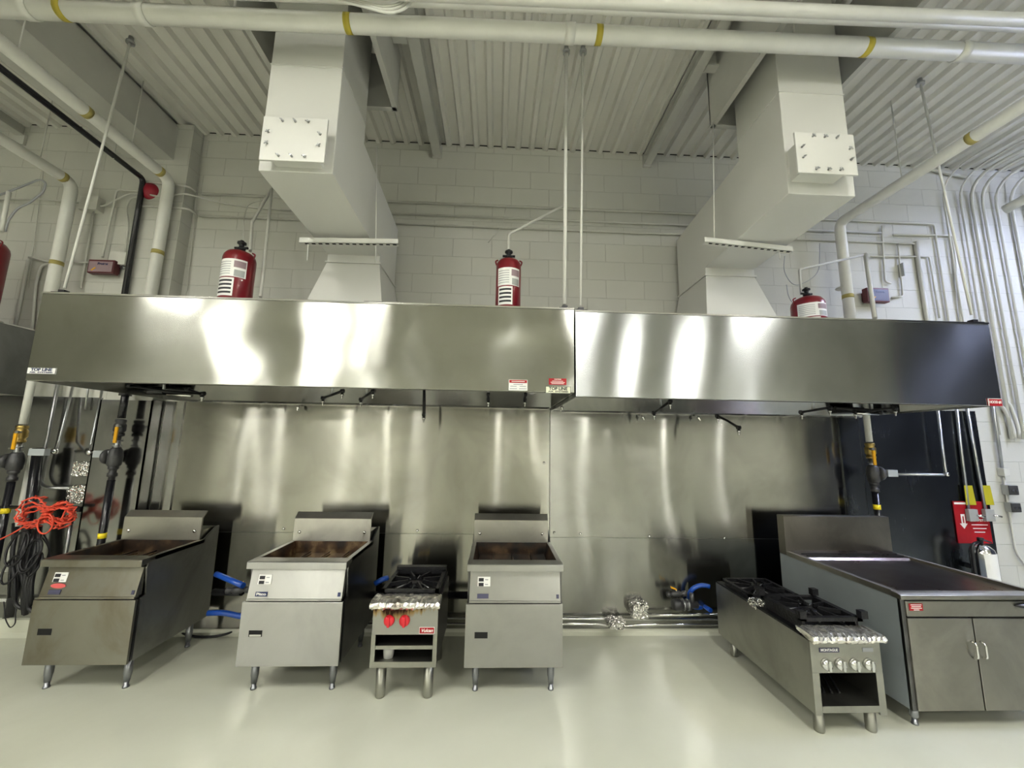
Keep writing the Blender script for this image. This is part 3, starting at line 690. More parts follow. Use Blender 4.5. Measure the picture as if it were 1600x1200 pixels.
for d_, q in ((d1, 1517), (d2, 1531)):
    p = A(q, 1014, y0); a = p.x
    MB().tube(fillet([(a, y0-.008, p.z+.048), (a, y0-.035, p.z+.042), (a, y0-.035, p.z-.042), (a, y0-.008, p.z-.048)], .03), .006, 8).build('handle', chrome, d_)
# top: rolled front edge, recessed plate, side rims, rear trough and splash
MB().prism([(y0-.02, .768), (y0+.05, .768), (y0+.05, .802), (y0+.01, .802), (y0-.02, .795)], x0-.012, x1+.012).build('front_edge', S_grid, gr, bevel=.003)
for a, b in ((x0-.004, x0+.03), (x1-.03, x1+.004)): MB().box((a, y0+.05, .768), (b, y1-.09, .805)).build('side_rim', S_grid, gr)
MB().box((x0+.03, y0+.05, .765), (x1-.03, y1-.30, .786)).build('griddle_plate', S_griddletop, gr)
MB().hexa([(x0+.03, y1-.30, .765), (x1-.03, y1-.30, .765), (x1-.03, y1-.09, .765), (x0+.03, y1-.09, .765), (x0+.03, y1-.27, .800), (x1-.03, y1-.27, .800), (x1-.03, y1-.09, .812), (x0+.03, y1-.09, .812)]).build('rear_step', S_griddletop, gr)
for k in range(2): MB().box((x0+.06, y1-.25+k*.06, .806), (x1-.06, y1-.245+k*.06, .812)).build('flue_slot', dark, gr)
MB().box((x0-.004, y1-.09, .77), (x1+.004, y1, 1.112), .003).build('backsplash', S_splashd, gr)
p = A(1592, 946, y0-.01); m = MB().lathe([(.045, 0), (.045, .012), (.02, .03)], (p.x+.03, y0-.008, p.z), (0, -1, 0), 20)
for v in m.bm.verts: v.co.z = p.z+(v.co.z-p.z)*.35; v.co.x = p.x+.05+(v.co.x-p.x-.03)*1.8
m.build('drawer_pull', black, gr)
o, a0, a1, b0, b1 = plate(gr, [(1419.5, 943), (1442, 954)], y0-.008, 'warning_label', redl); o['label'] = 'small red and white warning label'
w = a1-a0; h = b1-b0
m = MB()
for k, (u, v) in enumerate(((.1, .9), (.15, .85), (.1, .9), (.3, .7))): m.box((a0+w*u, y0-.0125, b1-h*(.16+.24*k)-.002), (a0+w*v, y0-.011, b1-h*(.16+.24*k)+.002))
m.build('print', whitel, o)
for xx in (x0+.06, x1-.06):
    for yy in (y0+.06, y1-.08): leg(gr, xx, yy, .112, .024)

# ------------------------------------------------------------------ red suppression cylinders
def cylinder(cx, cy, zb, r, zt, label, neck=.08, lugs=True, labrot=0, g='red extinguishing cylinders of the hood system'):
    c = thing('suppression_cylinder', label, 'cylinder', (cx, cy, zb), g)
    h = zt-zb
    MB().lathe([(r*.93, 0), (r, .015), (r, h-r*.62), (r*.95, h-r*.40), (r*.80, h-r*.18), (r*.5, h-r*.03), (r*.25, h)], (cx, cy, zb), n=36).build('tank', redm, c)
    MB().lathe([(.022, 0), (.022, .02), (.030, .022), (.030, .035), (.018, .037), (.018, neck*.7), (.032, neck*.72), (.032, neck*.85), (.014, neck*.87), (.014, neck)], (cx, cy, zt-.004), n=16).build('valve', black, c)
    MB().tube([(cx-.05, cy, zt+neck*.35), (cx+.05, cy, zt+neck*.35)], .010, 8).build('valve_arm', black, c)
    if lugs:
        m = MB()
        for sx in (-1, 1): m.tube(fillet([(cx+sx*r*.96, cy-.01, zt-r*.55), (cx+sx*r*1.08, cy-.01, zt-r*.2), (cx+sx*r*.86, cy-.01, zt-r*.1)], .02), .006, 6)
        m.build('lifting_lug', redm, c)
    # curved labels
    def lab(a0, a1, z0, z1, mat, nm, k=1.012, par=c):
        m = MB(); n = 10; rr = r*k; A_ = [-PI/2+math.radians(a0+(a1-a0)*i/n+labrot) for i in range(n+1)]
        lo = [m.bm.verts.new((cx+math.cos(a)*rr, cy+math.sin(a)*rr, z0)) for a in A_]; hi = [m.bm.verts.new((cx+math.cos(a)*rr, cy+math.sin(a)*rr, z1)) for a in A_]
        for i in range(n):
            f_ = m.bm.faces.new((lo[i], lo[i+1], hi[i+1], hi[i])); f_.smooth = True
        return m.build(nm, mat, par)
    b = zb+h*.42
    l = lab(-55, 55, b+h*.06, b+h*.36, whitel, 'data_label')
    lab(12, 52, b+h*.22, b+h*.33, pinkish, 'emblem_patch', 1.016, l)
    lab(15, 50, b+h*.07, b+h*.18, ltgrey, 'grey_patch', 1.016, l)
    for k in range(6): lab(-50, 2, b+h*(.10+.04*k), b+h*(.112+.04*k), greyt, 'print_line', 1.016, l)
    l2 = lab(-50, 18, zb+h*.16, b+h*.04, whitel, 'service_label', 1.014)
    for k in range(4): lab(-44, 12, zb+h*(.20+.065*k), zb+h*(.232+.065*k), blkt, 'print_line', 1.02, l2)
    return c
cylinder(-2.03, 3.02, 2.703, .112, 3.175, 'red cylinder on the left hood beside the left pilaster', .10, labrot=5)
cylinder(.078, 3.02, 2.703, .100, 3.190, 'red cylinder on the hood near the middle of the wall', .09)
cylinder(2.86, 3.40, 2.690, .135, 3.11, 'squat red cylinder on the right hood, mostly hidden', .10, labrot=-20)
cylinder(-4.60, 3.52, 2.718, .155, 3.46, 'big red cylinder above the hood at the left edge', .12, labrot=20)
# bracket under the leaning base
o = MB().box((-2.16, 2.90, 2.703), (-1.98, 2.93, 2.745)).build('cylinder_bracket', galv); tag(recentre(o), 'small metal bracket at the foot of the left red cylinder', 'bracket')

# ------------------------------------------------------------------ overhead pipes
def banded(name, label, pts, r, mat, bands, bmat=None, fr=.1, group=None, coup=()):
    t = thing(name, label, 'pipe', pts[0], group)
    MB().tube(fillet(pts, fr, 8), r, 16).build('pipe_run', mat, t)
    for c, d in bands: MB().tube([Vector(c)-Vector(d).normalized()*.02, Vector(c)+Vector(d).normalized()*.02], r*1.03, 16).build('colour_band', bmat or ochre, t)
    for c, d in coup: MB().tube([Vector(c)-Vector(d).normalized()*.03, Vector(c)+Vector(d).normalized()*.03], r*1.10, 16).build('coupling', mat, t)
    return t
EX = V(1, 0, 0); EY = V(0, 1, 0); EZ = V(0, 0, 1)
a, b = A(-40, 10, 2.1), A(1640, 87, 2.1)
def on(x): t = (A(x, 12+73*x/1600, 2.1).x-a.x)/(b.x-a.x); return a.lerp(b, t)
banded('sprinkler_pipe', 'thick white pipe crossing the whole ceiling, with yellow bands', [a-(b-a).normalized()*1.5, b+(b-a).normalized()*1.5], .052, pipew, [(on(545), EX), (on(935), EX), (on(1352), EX), (on(100), EX)], bandy, coup=[(on(45), EX), (on(225), EX), (on(890), EX), (on(1500), EX)])
a2_, b2_ = A(640, -10, 1.9), A(1640, 33, 1.9)
banded('sprinkler_pipe', 'second white pipe running just above the banded ceiling pipe', [a2_-(b2_-a2_).normalized()*2.5, b2_+(b2_-a2_).normalized()*1.5], .034, pipew, [])
banded('sprinkler_pipe', 'third slimmer white pipe directly under the second ceiling pipe', [a2_-(b2_-a2_).normalized()*2.5+V(0, .10, .075), b2_+(b2_-a2_).normalized()*1.5+V(0, .10, .075)], .026, pipew, [])
# hanging cable loops over the left duct
for k in range(3):
    pts = [A(500-10*k, -12, 1.95), A(560, 2+3*k, 1.95), A(600+5*k, 12+5*k, 1.95), A(628+5*k, 6+3*k, 1.95), A(640+4*k, -12, 1.95)]
    pipe('cable_loop', ['inner', 'middle', 'outer'][k]+' loop of white cable hanging by the left duct', 'cable', pts, .008, pipew, .2)
# left side pipes coming down the wall
B0 = V(-3.27, 3.72, 4.245)
def onY(x, y, X, z): q = AX(x, y, X); return V(X, q.y, z)
banded('wall_pipe', 'thick white pipe turning down beside the pilaster', [V(-3.27, -1.5, 4.245), B0, V(-3.28, 3.72, 2.2)], .048, pipew,
       [(onY(134, 174, -3.27, 4.245), EY), (onY(248, 268, -3.27, 4.245), EY), (V(-3.274, 3.72, A(247, 395, 3.72).z), EZ)], fr=.10)
banded('wall_pipe', 'thick white pipe turning down above the far left hood corner', [V(-4.2, -1.5, 4.18), V(-4.2, 3.74, 4.18), V(-4.2, 3.74, 2.73)], .048, pipew,
       [(onY(98, 272, -4.2, 4.18), EY), (V(-4.2, 3.74, A(93, 412, 3.74).z), EZ)], fr=.10)
pipe('black_pipe', 'thin black pipe sloping from the ceiling and down the wall', 'pipe', [V(-3.56, -1.0, 4.36), V(-3.56, 3.76, 4.27), V(-3.55, 3.76, 2.72)], .024, blackp, .05)
pipe('conduit', 'white conduit hugging the thin black wall pipe', 'conduit', [V(-3.60, 3.86, 4.0), V(-3.61, 3.86, 2.72)], .018, conm)
# right side pipe
banded('wall_pipe', 'thick white pipe turning down behind the right cylinder', [V(3.60, -1.0, 4.10), V(3.60, 3.76, 4.10), V(3.60, 3.76, 2.70)], .048, pipew,
       [(onY(1518, 207, 3.60, 4.10), EY), (V(3.60, 3.76, A(1334, 464, 3.76).z), EZ)], fr=.08)
# pipe hangers
def hanger(label, top, bot, r=.005):
    pipe('hanger_rod', label, 'rod', [top, bot], r, conm, 0, 'thin rods hanging from the roof', 6)
hanger('hanger rod of the far left wall pipe, nearest the pipe bend', V(-4.2, 3.45, CZ), V(-4.2, 3.45, 4.14))
hanger('hanger rod of the far left wall pipe, nearest the left edge', V(-4.2, 2.95, CZ), V(-4.2, 2.95, 4.14))
hanger('hanger rod of the pilaster pipe nearest the girder end', V(-3.27, 3.3, CZ), V(-3.27, 3.3, 4.24))
hanger('hanger rod of the pilaster pipe near the top left corner', V(-3.27, 2.45, CZ), V(-3.27, 2.45, 4.24))
hanger('hanger rod of the thin black pipe nearest the wall', V(-3.56, 3.45, CZ), V(-3.56, 3.45, 4.25))
hanger('hanger rod of the right wall pipe above the access cover', V(3.60, 3.1, CZ), V(3.60, 3.1, 4.15))
for x_ in (364, 843, 1063, 1243):
    p = on(x_*1.0); hanger('rod holding the banded ceiling pipe %s' % {364: 'left of the left duct', 843: 'left of the twin hood rods', 1063: 'right of the twin hood rods', 1243: 'in front of the right duct'}[x_], V(p.x, 2.1, CZ), p+EZ*.05, .007)
# rods that carry the hoods
def hoodrod(label, topx, topy, bx, by, r, mat=pipew):
    t = thing('hood_hanger', label, 'rod', A(bx, by, 2.83), 'rods carrying the two hoods')
    top = AZ(topx, topy, CZ-.02); bot = A(bx, by, 2.83)
    MB().tube([top, bot], r, 8).build('rod', mat, t)
    MB().lathe([(.03, 0), (.03, .02), (.018, .03), (.018, .06)], top-EZ*.05, n=10).build('top_clamp', galv, t)
    zb = 2.702 if bx < 900 else 2.690
    MB().box((bot.x-.045, 2.79, zb), (bot.x+.045, 2.87, zb+.022)).box((bot.x-.02, 2.81, zb+.02), (bot.x+.02, 2.85, zb+.045)).build('hood_bracket', black, t)
hoodrod('white rod to the left hood at its left corner', 205, 60, 101, 450, .009)
hoodrod('thick white rod to the left hood at its right corner', 885, 75, 882, 476, .014)
hoodrod('thin white rod to the right hood at its left corner', 911, 75, 907, 478, .009)
hoodrod('white rod to the right hood at its right corner', 1437, 125, 1518, 492, .009)
o = MB().box((-.98, 2.82, 2.703), (-.84, 2.87, 2.735)).build('hood_bracket', black); tag(recentre(o), 'small black bracket on the left hood right of the duct', 'bracket')
# slotted channels under the ducts
def strut(px, Y, label, hang):
    a, b = A(*px[0], Y), A(*px[1], Y); z = (a.z+b.z)/2; s = thing('strut_channel', label, 'channel', ((a.x+b.x)/2, Y, z), 'slotted channels under the ducts')
    m = MB(); x0, x1 = a.x, b.x; za, zb = a.z, b.z; h = .042; sl = (zb-za)
    m.hexa([(x0, Y, za-h/2), (x1, Y, zb-h/2), (x1, Y+.003, zb-h/2), (x0, Y+.003, za-h/2), (x0, Y, za+h/2), (x1, Y, zb+h/2), (x1, Y+.003, zb+h/2), (x0, Y+.003, za+h/2)])
    m.hexa([(x0, Y, za-h/2), (x1, Y, zb-h/2), (x1, Y+.042, zb-h/2), (x0, Y+.042, za-h/2), (x0, Y, za-h/2+.003), (x1, Y, zb-h/2+.003), (x1, Y+.042, zb-h/2+.003), (x0, Y+.042, za-h/2+.003)])
    m.build('rail', ductm, s)
    m = MB()
    for k in range(14):
        u = x0+.04+k*.052; zz = za+(zb-za)*(u-x0)/(x1-x0)
        if u < x1-.04: m.box((u, Y+.006, zz-h/2-.002), (u+.028, Y+.022, zz-h/2+.001))
    m.build('slot', dark, s)
    for (xa, ya, yb2) in hang:
        p, q = A(xa, ya, Y+.02), A(xa-(2 if xa < 800 else -2), yb2, Y+.02)
        MB().tube([p, q], .005, 6).build('threaded_rod', ductm, s)
    p = A(hang[-1][0], hang[-1][1], Y+.02)
    return s
strut([(467.5, 375), (622, 377)], 2.95, 'slotted white channel under the left duct', [(482, 374, 407), (589, 230, 410)])
strut([(1101, 374), (1239, 389)], 2.84, 'slotted white channel under the right duct', [(1217, 385, 405), (1114, 160, 378)])

# ------------------------------------------------------------------ conduits on the wall above the hoods
GC = 'long thin conduits along the upper wall'
yc = WY-.02
def cw(label, pts, r=.011, fr=.04, mat=None, g=None): return pipe('conduit', label, 'conduit', pts, r, mat or conm, fr, g, 8)
for z, x0_, x1_, lab in ((4.235, -3.10, 4.85, 'topmost of the three long conduits across the upper wall'), (4.10, -1.2, 4.22, 'middle of the three long conduits across the upper wall'), (3.99, -3.10, 4.60, 'lowest of the three long conduits across the upper wall')):
    cw(lab, [V(x0_, yc, z), V(x1_, yc, z)] + ([V(x1_, yc, 2.3)] if x1_ > 4.5 else []), .011)
cw('white cable sagging across the wall left of the left duct', [A(227, 303, 3.78), A(262, 310, 3.78), V(ax+.0, 3.76, 4.14), A(345, 317, yc), A(400, 325, yc), A(455, 329, yc)], .009, .1)
cw('conduit crossing the pilaster just above the red bell', [A(217, 283, 3.78), A(262, 287, 3.78), A(296, 292, 3.785), A(306, 300, 3.88)], .010)
cw('conduit crossing the pilaster just below the red bell', [A(222, 322, 3.78), A(262, 323, 3.78), A(296, 327, 3.785), A(306, 335, 3.88)], .010)
cw('conduit bending down left of the red bell', [A(225, 299, 3.90), A(183, 296, 3.90), A(160, 402, 3.90)], .010)
cw('curved white cable from small box to red bell', [A(148, 322, 3.90), A(165, 322, 3.90), A(185, 310, 3.90), A(200, 303, 3.90), A(228, 301, 3.88)], .009, .15)
cw('white cable looping down from the red bell to the grey box', [A(228, 307, 3.90), A(204, 308, 3.90), A(197, 325, 3.9), A(201, 350, 3.90), A(196, 395, 3.90)], .009, .12)
cw('conduit dropping below the small white box', [A(147, 328, 3.91), A(126, 450, 3.91)], .008)
cw('thin conduit running left from the small white box', [A(135, 318, 3.91), A(60, 311, 3.91), A(-10, 312, 3.91)], .008)
cw('conduit bend left of the hood corner', [A(45, 402, 3.90), A(70, 408, 3.9), A(88, 410, 3.90)], .010)
cw('upright conduit beside the far left red cylinder', [A(45, 405, 3.90), A(24, 508, 3.90)], .014)
cw('curved conduit between far left cylinder and hood', [A(84, 411, 3.90), A(64, 414, 3.90), A(56, 440, 3.90), A(50, 515, 3.90)], .012, .1)
cw('short conduit joining the maroon box to the thick pipe', [A(108, 409, 3.90), A(139, 410, 3.90)], .010)
cw('thin upright cable above the left red cylinder', [A(318, 205, 3.92), A(292, 455, 3.92)], .004)
cw('thin upright cable left of the far left pipe bend', [A(68, 265, 3.92), A(44, 450, 3.92)], .004)
o = MB().box(A(138, 313, 3.94), A(150, 327, 3.86)).build('junction_box', conm); tag(recentre(o), 'small white junction box left of the red bell', 'box')
# bell
bl = thing('alarm_bell', 'round dark red alarm bell on the left wall', 'bell', A(238, 302, 3.80))
p = A(237, 301, 3.82)
MB().lathe([(.085, 0), (.088, .02), (.075, .045), (.04, .06), (.005, .064)], p, (0.25, -1, 0), 28).build('gong', redb, bl)
MB().box(p+V(-.05, .002, -.06), p+V(.05, .10, .06)).build('back_box', redb, bl)
# maroon control boxes
def cbox(px, label, name_, lit):
    P = [A(x, y, 3.84) for x, y in px]; x0, x1 = P[0].x, P[1].x; z1, z0 = P[0].z, P[1].z
    c = thing('control_box', label, 'box', ((x0+x1)/2, 3.86, z0))
    MB().box((x0, 3.84, z0), (x1, 3.90, z1), .004).box((x0+.03, 3.90, z0+.03), (x1-.03, 3.938, z1-.03)).build('case', maroon, c)
    f_ = MB().box((x0+.012, 3.836, z0+.012), (x1-.012, 3.841, z1-.02)).build('face_label', pinkish if lit else purpl, c)  # light difference put into the face colour: pale if lit, dark if not
    text('Protex', 'lettering', bluet, f_, ((x0+x1)/2+.02, 3.834, z1-.045), .035)
    MB().hexa([(x0+.04, 3.833, z0+.025), (x0+.05, 3.833, z0+.02), (x0+.05, 3.836, z0+.02), (x0+.04, 3.836, z0+.025), (x0+.075, 3.833, z0+.055), (x0+.085, 3.833, z0+.05), (x0+.085, 3.836, z0+.05), (x0+.075, 3.836, z0+.055)]).build('stripe', yhand, f_)
    return c
cbox([(139, 405), (176, 427)], 'maroon control box on the wall left of the pilaster', '', True)
cbox([(1354, 449), (1391, 472)], 'maroon control box on the wall above the right hood', '', False)
o = MB().box(A(182, 398, 3.94), A(194, 413, 3.87)).build('junction_box', conm); tag(recentre(o), 'small white box touching the left maroon box', 'box')
cw('grey cable bends under the left small white box', [A(178, 416, 3.9), A(190, 417, 3.9), A(195, 420, 3.90), A(190, 412, 3.9)], .008, .02, galv)
# braces: discharge pipes rising from the red cylinders
cw('upright white pipe right of the left red cylinder', [A(425, 295, 3.5), A(407, 464, 3.05)], .013)
cw('slanting white pipe above the left red cylinder', [A(424, 296, 3.5), A(394, 347, 3.4), A(391, 392, 3.1)], .012, .03)
cw('slanting white pipe above the middle red cylinder', [A(881, 321, 3.2), A(795, 366, 3.1), A(794, 391, 3.02)], .011, .03)
cw('thin grey wire above the middle red cylinder', [A(790, 322, yc), A(787, 350, yc), A(763, 379, yc)], .004, .1)
cw('thin grey wire arching over the left red cylinder', [A(418, 312, yc), A(388, 318, 3.7), A(381, 340, 3.4), A(380, 372, 3.05)], .004, .15)
cw('white pipe rising behind the right red cylinder', [A(1252, 460, 3.5), A(1249, 421, 3.5), A(1352, 398, 3.5)], .011, .02)
cw('white upright pipe in front of the right maroon box', [A(1352, 397, 3.5), A(1367, 497, 3.3)], .018)
for k, (px_, lab) in enumerate(((((1226, 400), (1224, 425), (1240, 448), (1262, 440), (1280, 425), (1281, 380)), 'thin cable loop left of the right red cylinder'),
                 (((1229, 445), (1232, 465), (1244, 480), (1255, 485)), 'thin cable curling into the right red cylinder'))):
    cw(lab, [A(x, y, 3.6) for x, y in px_], .004, .15, greyt)
cw('thick black cable looping above the far left red cylinder', [A(x, y, 3.6) for x, y in ((-10, 308), (20, 297), (62, 280), (72, 285), (68, 300), (45, 318), (27, 325), (12, 345), (8, 362))], .009, .12, greyt)
cw('white upright pipe in front of the far left red cylinder', [A(14, 300, 3.3), A(2, 362, 3.3)], .016)
# right wall conduits
cw('conduit from long line up to right ceiling corner box', [A(1378, 353, yc), A(1378, 365, yc), A(1383, 440, yc), A(1392, 443, yc)], .010)
cw('bright conduit bending along the wall to the hood corner', [A(1395, 367, yc), A(1487, 368, yc), A(1492, 400, yc), V(4.93, yc, 2.3)], .011, .03)
cw('conduit with grey box right of the maroon box', [A(1403, 380, yc), A(1406, 415, yc), A(1411, 463, yc), A(1393, 465, yc)], .009, .03)
o = MB().box(A(1402, 414, 3.94), A(1415, 430, 3.88)).build('junction_box', ltgrey); tag(recentre(o), 'small blue-grey box right of the right maroon box', 'box')
cw('thick upright conduit near the right end of the hood', [A(1430, 378, yc), V(4.62, yc, 2.3)], .022)
cw('short wall conduit above the right hood bending downward', [A(1360, 401, yc), A(1452, 401, yc), A(1468, 497, yc)], .009, .03)
o = MB().lathe([(.05, 0), (.06, .01), (.05, .02)], A(1316, 452, 3.8), (0, 0, 1), 20).build('pipe_flange', conm); tag(recentre(o), 'small grey flange left of the right wall pipe', 'flange')
cw('short bright pipe under the small grey flange', [A(1316, 454, 3.8), A(1324, 496, 3.8)], .012)
vx = [(5.00, .010, 2.40), (5.20, .011, 1.9), (5.33, .017, 1.86), (5.46, .015, 1.86), (5.62, .014, 1.86), (5.80, .017, 1.86), (5.98, .016, 1.86)]
names = ['first', 'second', 'third', 'fourth', 'fifth', 'sixth', 'seventh']
for k, (x_, r_, zb_) in enumerate(vx):
    top = 4.86-.0*k; yy = 2.9-.25*k
    cw('%s upright conduit from the left in the right corner bundle' % names[k], [V(x_+.15+.12*k, -1.0, top), V(x_+.05+.05*k, 3.3, top), V(x_, WY-.03, top-.05), V(x_, WY-.03, zb_)], r_, .38, g='conduits curving down the right corner')
banded('wall_pipe', 'stub of thick white pipe at the upper right edge', [A(1570, 328, 3.5), A(1640, 290, 3.2)], .045, pipew, [])
cw('conduit running along the ceiling to the right corner', [A(1448, 264, WY-.03), A(1512, 277, WY-.03)], .018)
# two bent conduits ending at the lower plate, and the switch column
cw('outer bent conduit above the small plate on the right wall', [V(5.20, WY-.03, 2.25), A(1567, 636, WY-.03), A(1583, 668, WY-.03), A(1585, 684, WY-.03)], .016, .08)
cw('inner bent conduit above the small plate on the right wall', [V(5.33, WY-.03, 2.25), A(1579, 634, WY-.03), A(1591, 668, WY-.03), A(1592, 684, WY-.03)], .016, .08)
p = A(1552, 634, WY-.03); q = A(1566, 733, WY-.03)
cw('galvanized conduit dropping to the upper right wall box', [p+EZ*.2, q], .013, 0, galv)
o = MB().box(A(1557, 731, 3.938), A(1579, 744, 3.88), .004).build('junction_box', conm); tag(recentre(o), 'white wall box above the two grey switch boxes', 'box')
for k, (y_, lab) in enumerate(((765, 'upper grey switch box on the right block wall'), (792, 'lower grey switch box on the right block wall'))):
    a_, b_2 = A(1563+k*5, y_-8, 3.938), A(1592+k*4, y_+9, 3.87)
    s_ = thing('switch_box', lab, 'switch', ((a_.x+b_2.x)/2, 3.9, b_2.z), 'grey switch boxes on the right wall')
    MB().box(a_, b_2, .003).build('case', ltgrey, s_)
    MB().box((b_2.x-.10, 3.862, b_2.z+.005), (b_2.x-.005, 3.87, a_.z-.005)).build('face', castgrey, s_)
    for d in (.03, .07): MB().box((b_2.x-d-.012, 3.85, b_2.z+.035), (b_2.x-d+.008, 3.862, b_2.z+.055)).build('toggle', chrome, s_)
cw('slim conduit linking the grey switch boxes downwards', [A(1568, 742, 3.92), A(1577, 800, 3.92), A(1587, 862, 3.92), A(1602, 884, 3.92), A(1640, 890, 3.92)], .009, .06)
# pull stations, tags and red sign
for k, (x_, xt, lab) in enumerate(((1511, 1495, 'left conduit to a pull station on the dark sheet'), (1537, 1511, 'right conduit to a pull station on the dark sheet'))):
    cw(lab, [A(xt, 640, 3.91)+EZ*.1, A(x_+2, 797, 3.91)], .014, 0, galv)
sg = thing('safety_sign', 'red sign with white down arrow above the silver extinguisher', 'sign', A(1520, 850, 3.92))
a_, b_2 = A(1497, 783, 3.925), A(1549, 849, 3.925)
x0, x1, z0, z1 = 4.60, 4.955, b_2.z, a_.z
MB().box((x0, 3.918, z0), (x1, 3.925, z1)).build('board', redl, sg)
z_ar = A(1510, 818, 3.917)
MB().box((4.66, 3.915, z_ar.z+.0), (4.70, 3.918, z_ar.z+.09)).prism([(4.64, z_ar.z), (4.72, z_ar.z), (4.68, z_ar.z-.05)], 3.915, 3.918, 'y').build('arrow', whitel, sg)
MB().box((4.674, 3.914, z_ar.z+.005), (4.686, 3.9155, z_ar.z+.07)).build('arrow_core', redl, sg)
text('KITCHEN', 'lettering', whitel, sg, (4.84, 3.916, z_ar.z+.075), .03, width=.15)
text('FIRE SYSTEM', 'lettering', whitel, sg, (4.84, 3.916, z_ar.z+.03), .03, width=.19)
m = MB()
for k in range(3): m.box((4.76+.01*k, 3.915, z_ar.z-.015-.035*k), (4.93-.02*k, 3.918, z_ar.z-.008-.035*k))
m.build('print_line', whitel, sg)
MB().box((4.61, 3.915, z1-.03), (4.76, 3.918, z1-.01)).build('header_strip', whitel, sg)
for k, (x_, lab) in enumerate(((1523, 'grey pull station left of its pair over the red sign'), (1549, 'grey pull station right of its pair at the sheet edge'))):
    c_ = A(x_, 805, 3.88); s_ = thing('pull_station', lab, 'pull station', c_-EZ*.06, 'grey pull stations over the red sign')
    MB().box(c_+V(-.055, 0, -.06), c_+V(.04, .035, .055), .003).build('case', ltgrey, s_)
    MB().tube([c_+V(.0, -.02, -.0), c_+V(.06, -.035, -.01)], .010, 8).build('handle', chrome, s_)
    t_ = A(x_-7+k*2, 773, 3.90)
    o = MB().hexa([t_+V(-.055, 0, -.10), t_+V(.05, 0, -.10), t_+V(.05, .004, -.10), t_+V(-.055, .004, -.10), t_+V(-.05, 0, .09), t_+V(.035, 0, .09), t_+V(.035, .004, .09), t_+V(-.05, .004, .09)]).build('hanging_tag', tagy)
    tag(recentre(o), ['left', 'right'][k]+' yellow tag hanging above a grey pull station', 'tag', 'yellow tags above the pull stations')
# silver extinguisher
cx_, cy_ = 4.66, 3.78; ex = thing('fire_extinguisher', 'silver fire extinguisher with white label below the red sign', 'extinguisher', (cx_, cy_, .35))
MB().lathe([(.088, 0), (.09, .02), (.09, .42), (.08, .46), (.05, .49), (.02, .505)], (cx_, cy_, .35), n=28).build('tank', chrome, ex)
MB().lathe([(.018, 0), (.018, .03), (.024, .032), (.024, .06), (.01, .062)], (cx_, cy_, .85), n=14).build('valve', black, ex)
MB().hexa([(cx_-.01, cy_-.01, .895), (cx_+.10, cy_-.01, .86), (cx_+.10, cy_+.01, .86), (cx_-.01, cy_+.01, .895), (cx_-.01, cy_-.01, .91), (cx_+.10, cy_-.01, .872), (cx_+.10, cy_+.01, .872), (cx_-.01, cy_+.01, .91)]).build('lever', chrome, ex)
MB().tube(fillet([(cx_-.02, cy_, .87), (cx_-.12, cy_-.02, .85), (cx_-.13, cy_-.02, .62), (cx_-.11, cy_-.02, .42)], .08), .014, 8).build('hose', black, ex)
m = MB(); n = 10
A_ = [-PI/2+math.radians(-45+90*i/n) for i in range(n+1)]
lo = [m.bm.verts.new((cx_+math.cos(a)*.0915, cy_+math.sin(a)*.0915, .48)) for a in A_]; hi = [m.bm.verts.new((cx_+math.cos(a)*.0915, cy_+math.sin(a)*.0915, .78)) for a in A_]
for i in range(n): m.bm.faces.new((lo[i], lo[i+1], hi[i+1], hi[i]))
tag(m.build('data_label', whitel, ex), 'white instruction label')
MB().box((cx_-.02, cy_+.08, .6), (cx_+.02, 3.928, .64)).build('wall_hook', black, ex)

# ------------------------------------------------------------------ gas risers
def riser(x, y, label, z_top, z_white, z_valve, z_reg, z_low, z_band, s, upper, zend=.25):
    t = thing('gas_riser', label, 'gas pipe', (x, y, zend), 'gas pipes with yellow-handled valves')
    r = .028
    MB().tube([(x, y, z_top), (x, y, z_valve+.09)], r, 14).build('upper_pipe', upper, t)
    v = MB().lathe([(.036, -.07), (.040, -.065), (.040, -.045), (.030, -.042), (.045, -.02), (.045, .03), (.032, .05), (.040, .055), (.040, .075), (.034, .08)], (x, y, z_valve), n=14).build('valve_body', brass if upper is not blackp else castgrey, t)
    MB().tube([(x+s*.03, y-.03, z_valve+.02), (x+s*.045, y-.07, z_valve+.02)], .010, 8).lathe([(.013, 0), (.013, .02)], (x+s*.045, y-.06, z_valve+.02), (0, -1, 0), 8).build('stem', galv, v)
    MB().box((x+s*.045-.013, y-.085, z_valve-.13), (x+s*.045+.013, y-.07, z_valve+.01), .004).build('handle', yhand, v)
    m = MB()
    for k in range(2): m.lathe([(.034, 0), (.034, .012)], (x, y, z_valve-.115-.045*k), n=14)
    m.tube([(x, y, z_valve-.06), (x, y, z_reg)], .022, 12); m.build('nipple', galv, t)
    MB().lathe([(.03, -.09), (.05, -.07), (.055, 0), (.045, .06), (.03, .08)], (x, y, z_reg), n=16).build('regulator', castgrey, t)
    rg = [o for o in C.objects if o.parent == t and o.name.startswith('regulator')][-1]
    sd = 1
    MB().lathe([(.04, 0), (.065, .01), (.065, .035), (.05, .05)], (x+(.03*(-s)), y-.01, z_reg+.0), (-s, 0, 0), 16).build('bonnet', castgrey, rg)
    MB().lathe([(.036, 0), (.036, .03), (.028, .035), (.028, .06), (.038, .065), (.038, .09)], (x, y, z_reg-.17), n=14).build('union', castgrey, t)
    MB().tube([(x, y, z_reg-.08), (x, y, z_low)], .024, 12).build('coupling_pipe', castgrey, t)
    MB().tube([(x, y, z_low), (x, y, zend)], r, 14).build('lower_pipe', blackp, t)
    MB().tube([(x, y, z_band-.022), (x, y, z_band+.022)], r*1.06, 14).build('yellow_band', yellow, t)
    return t
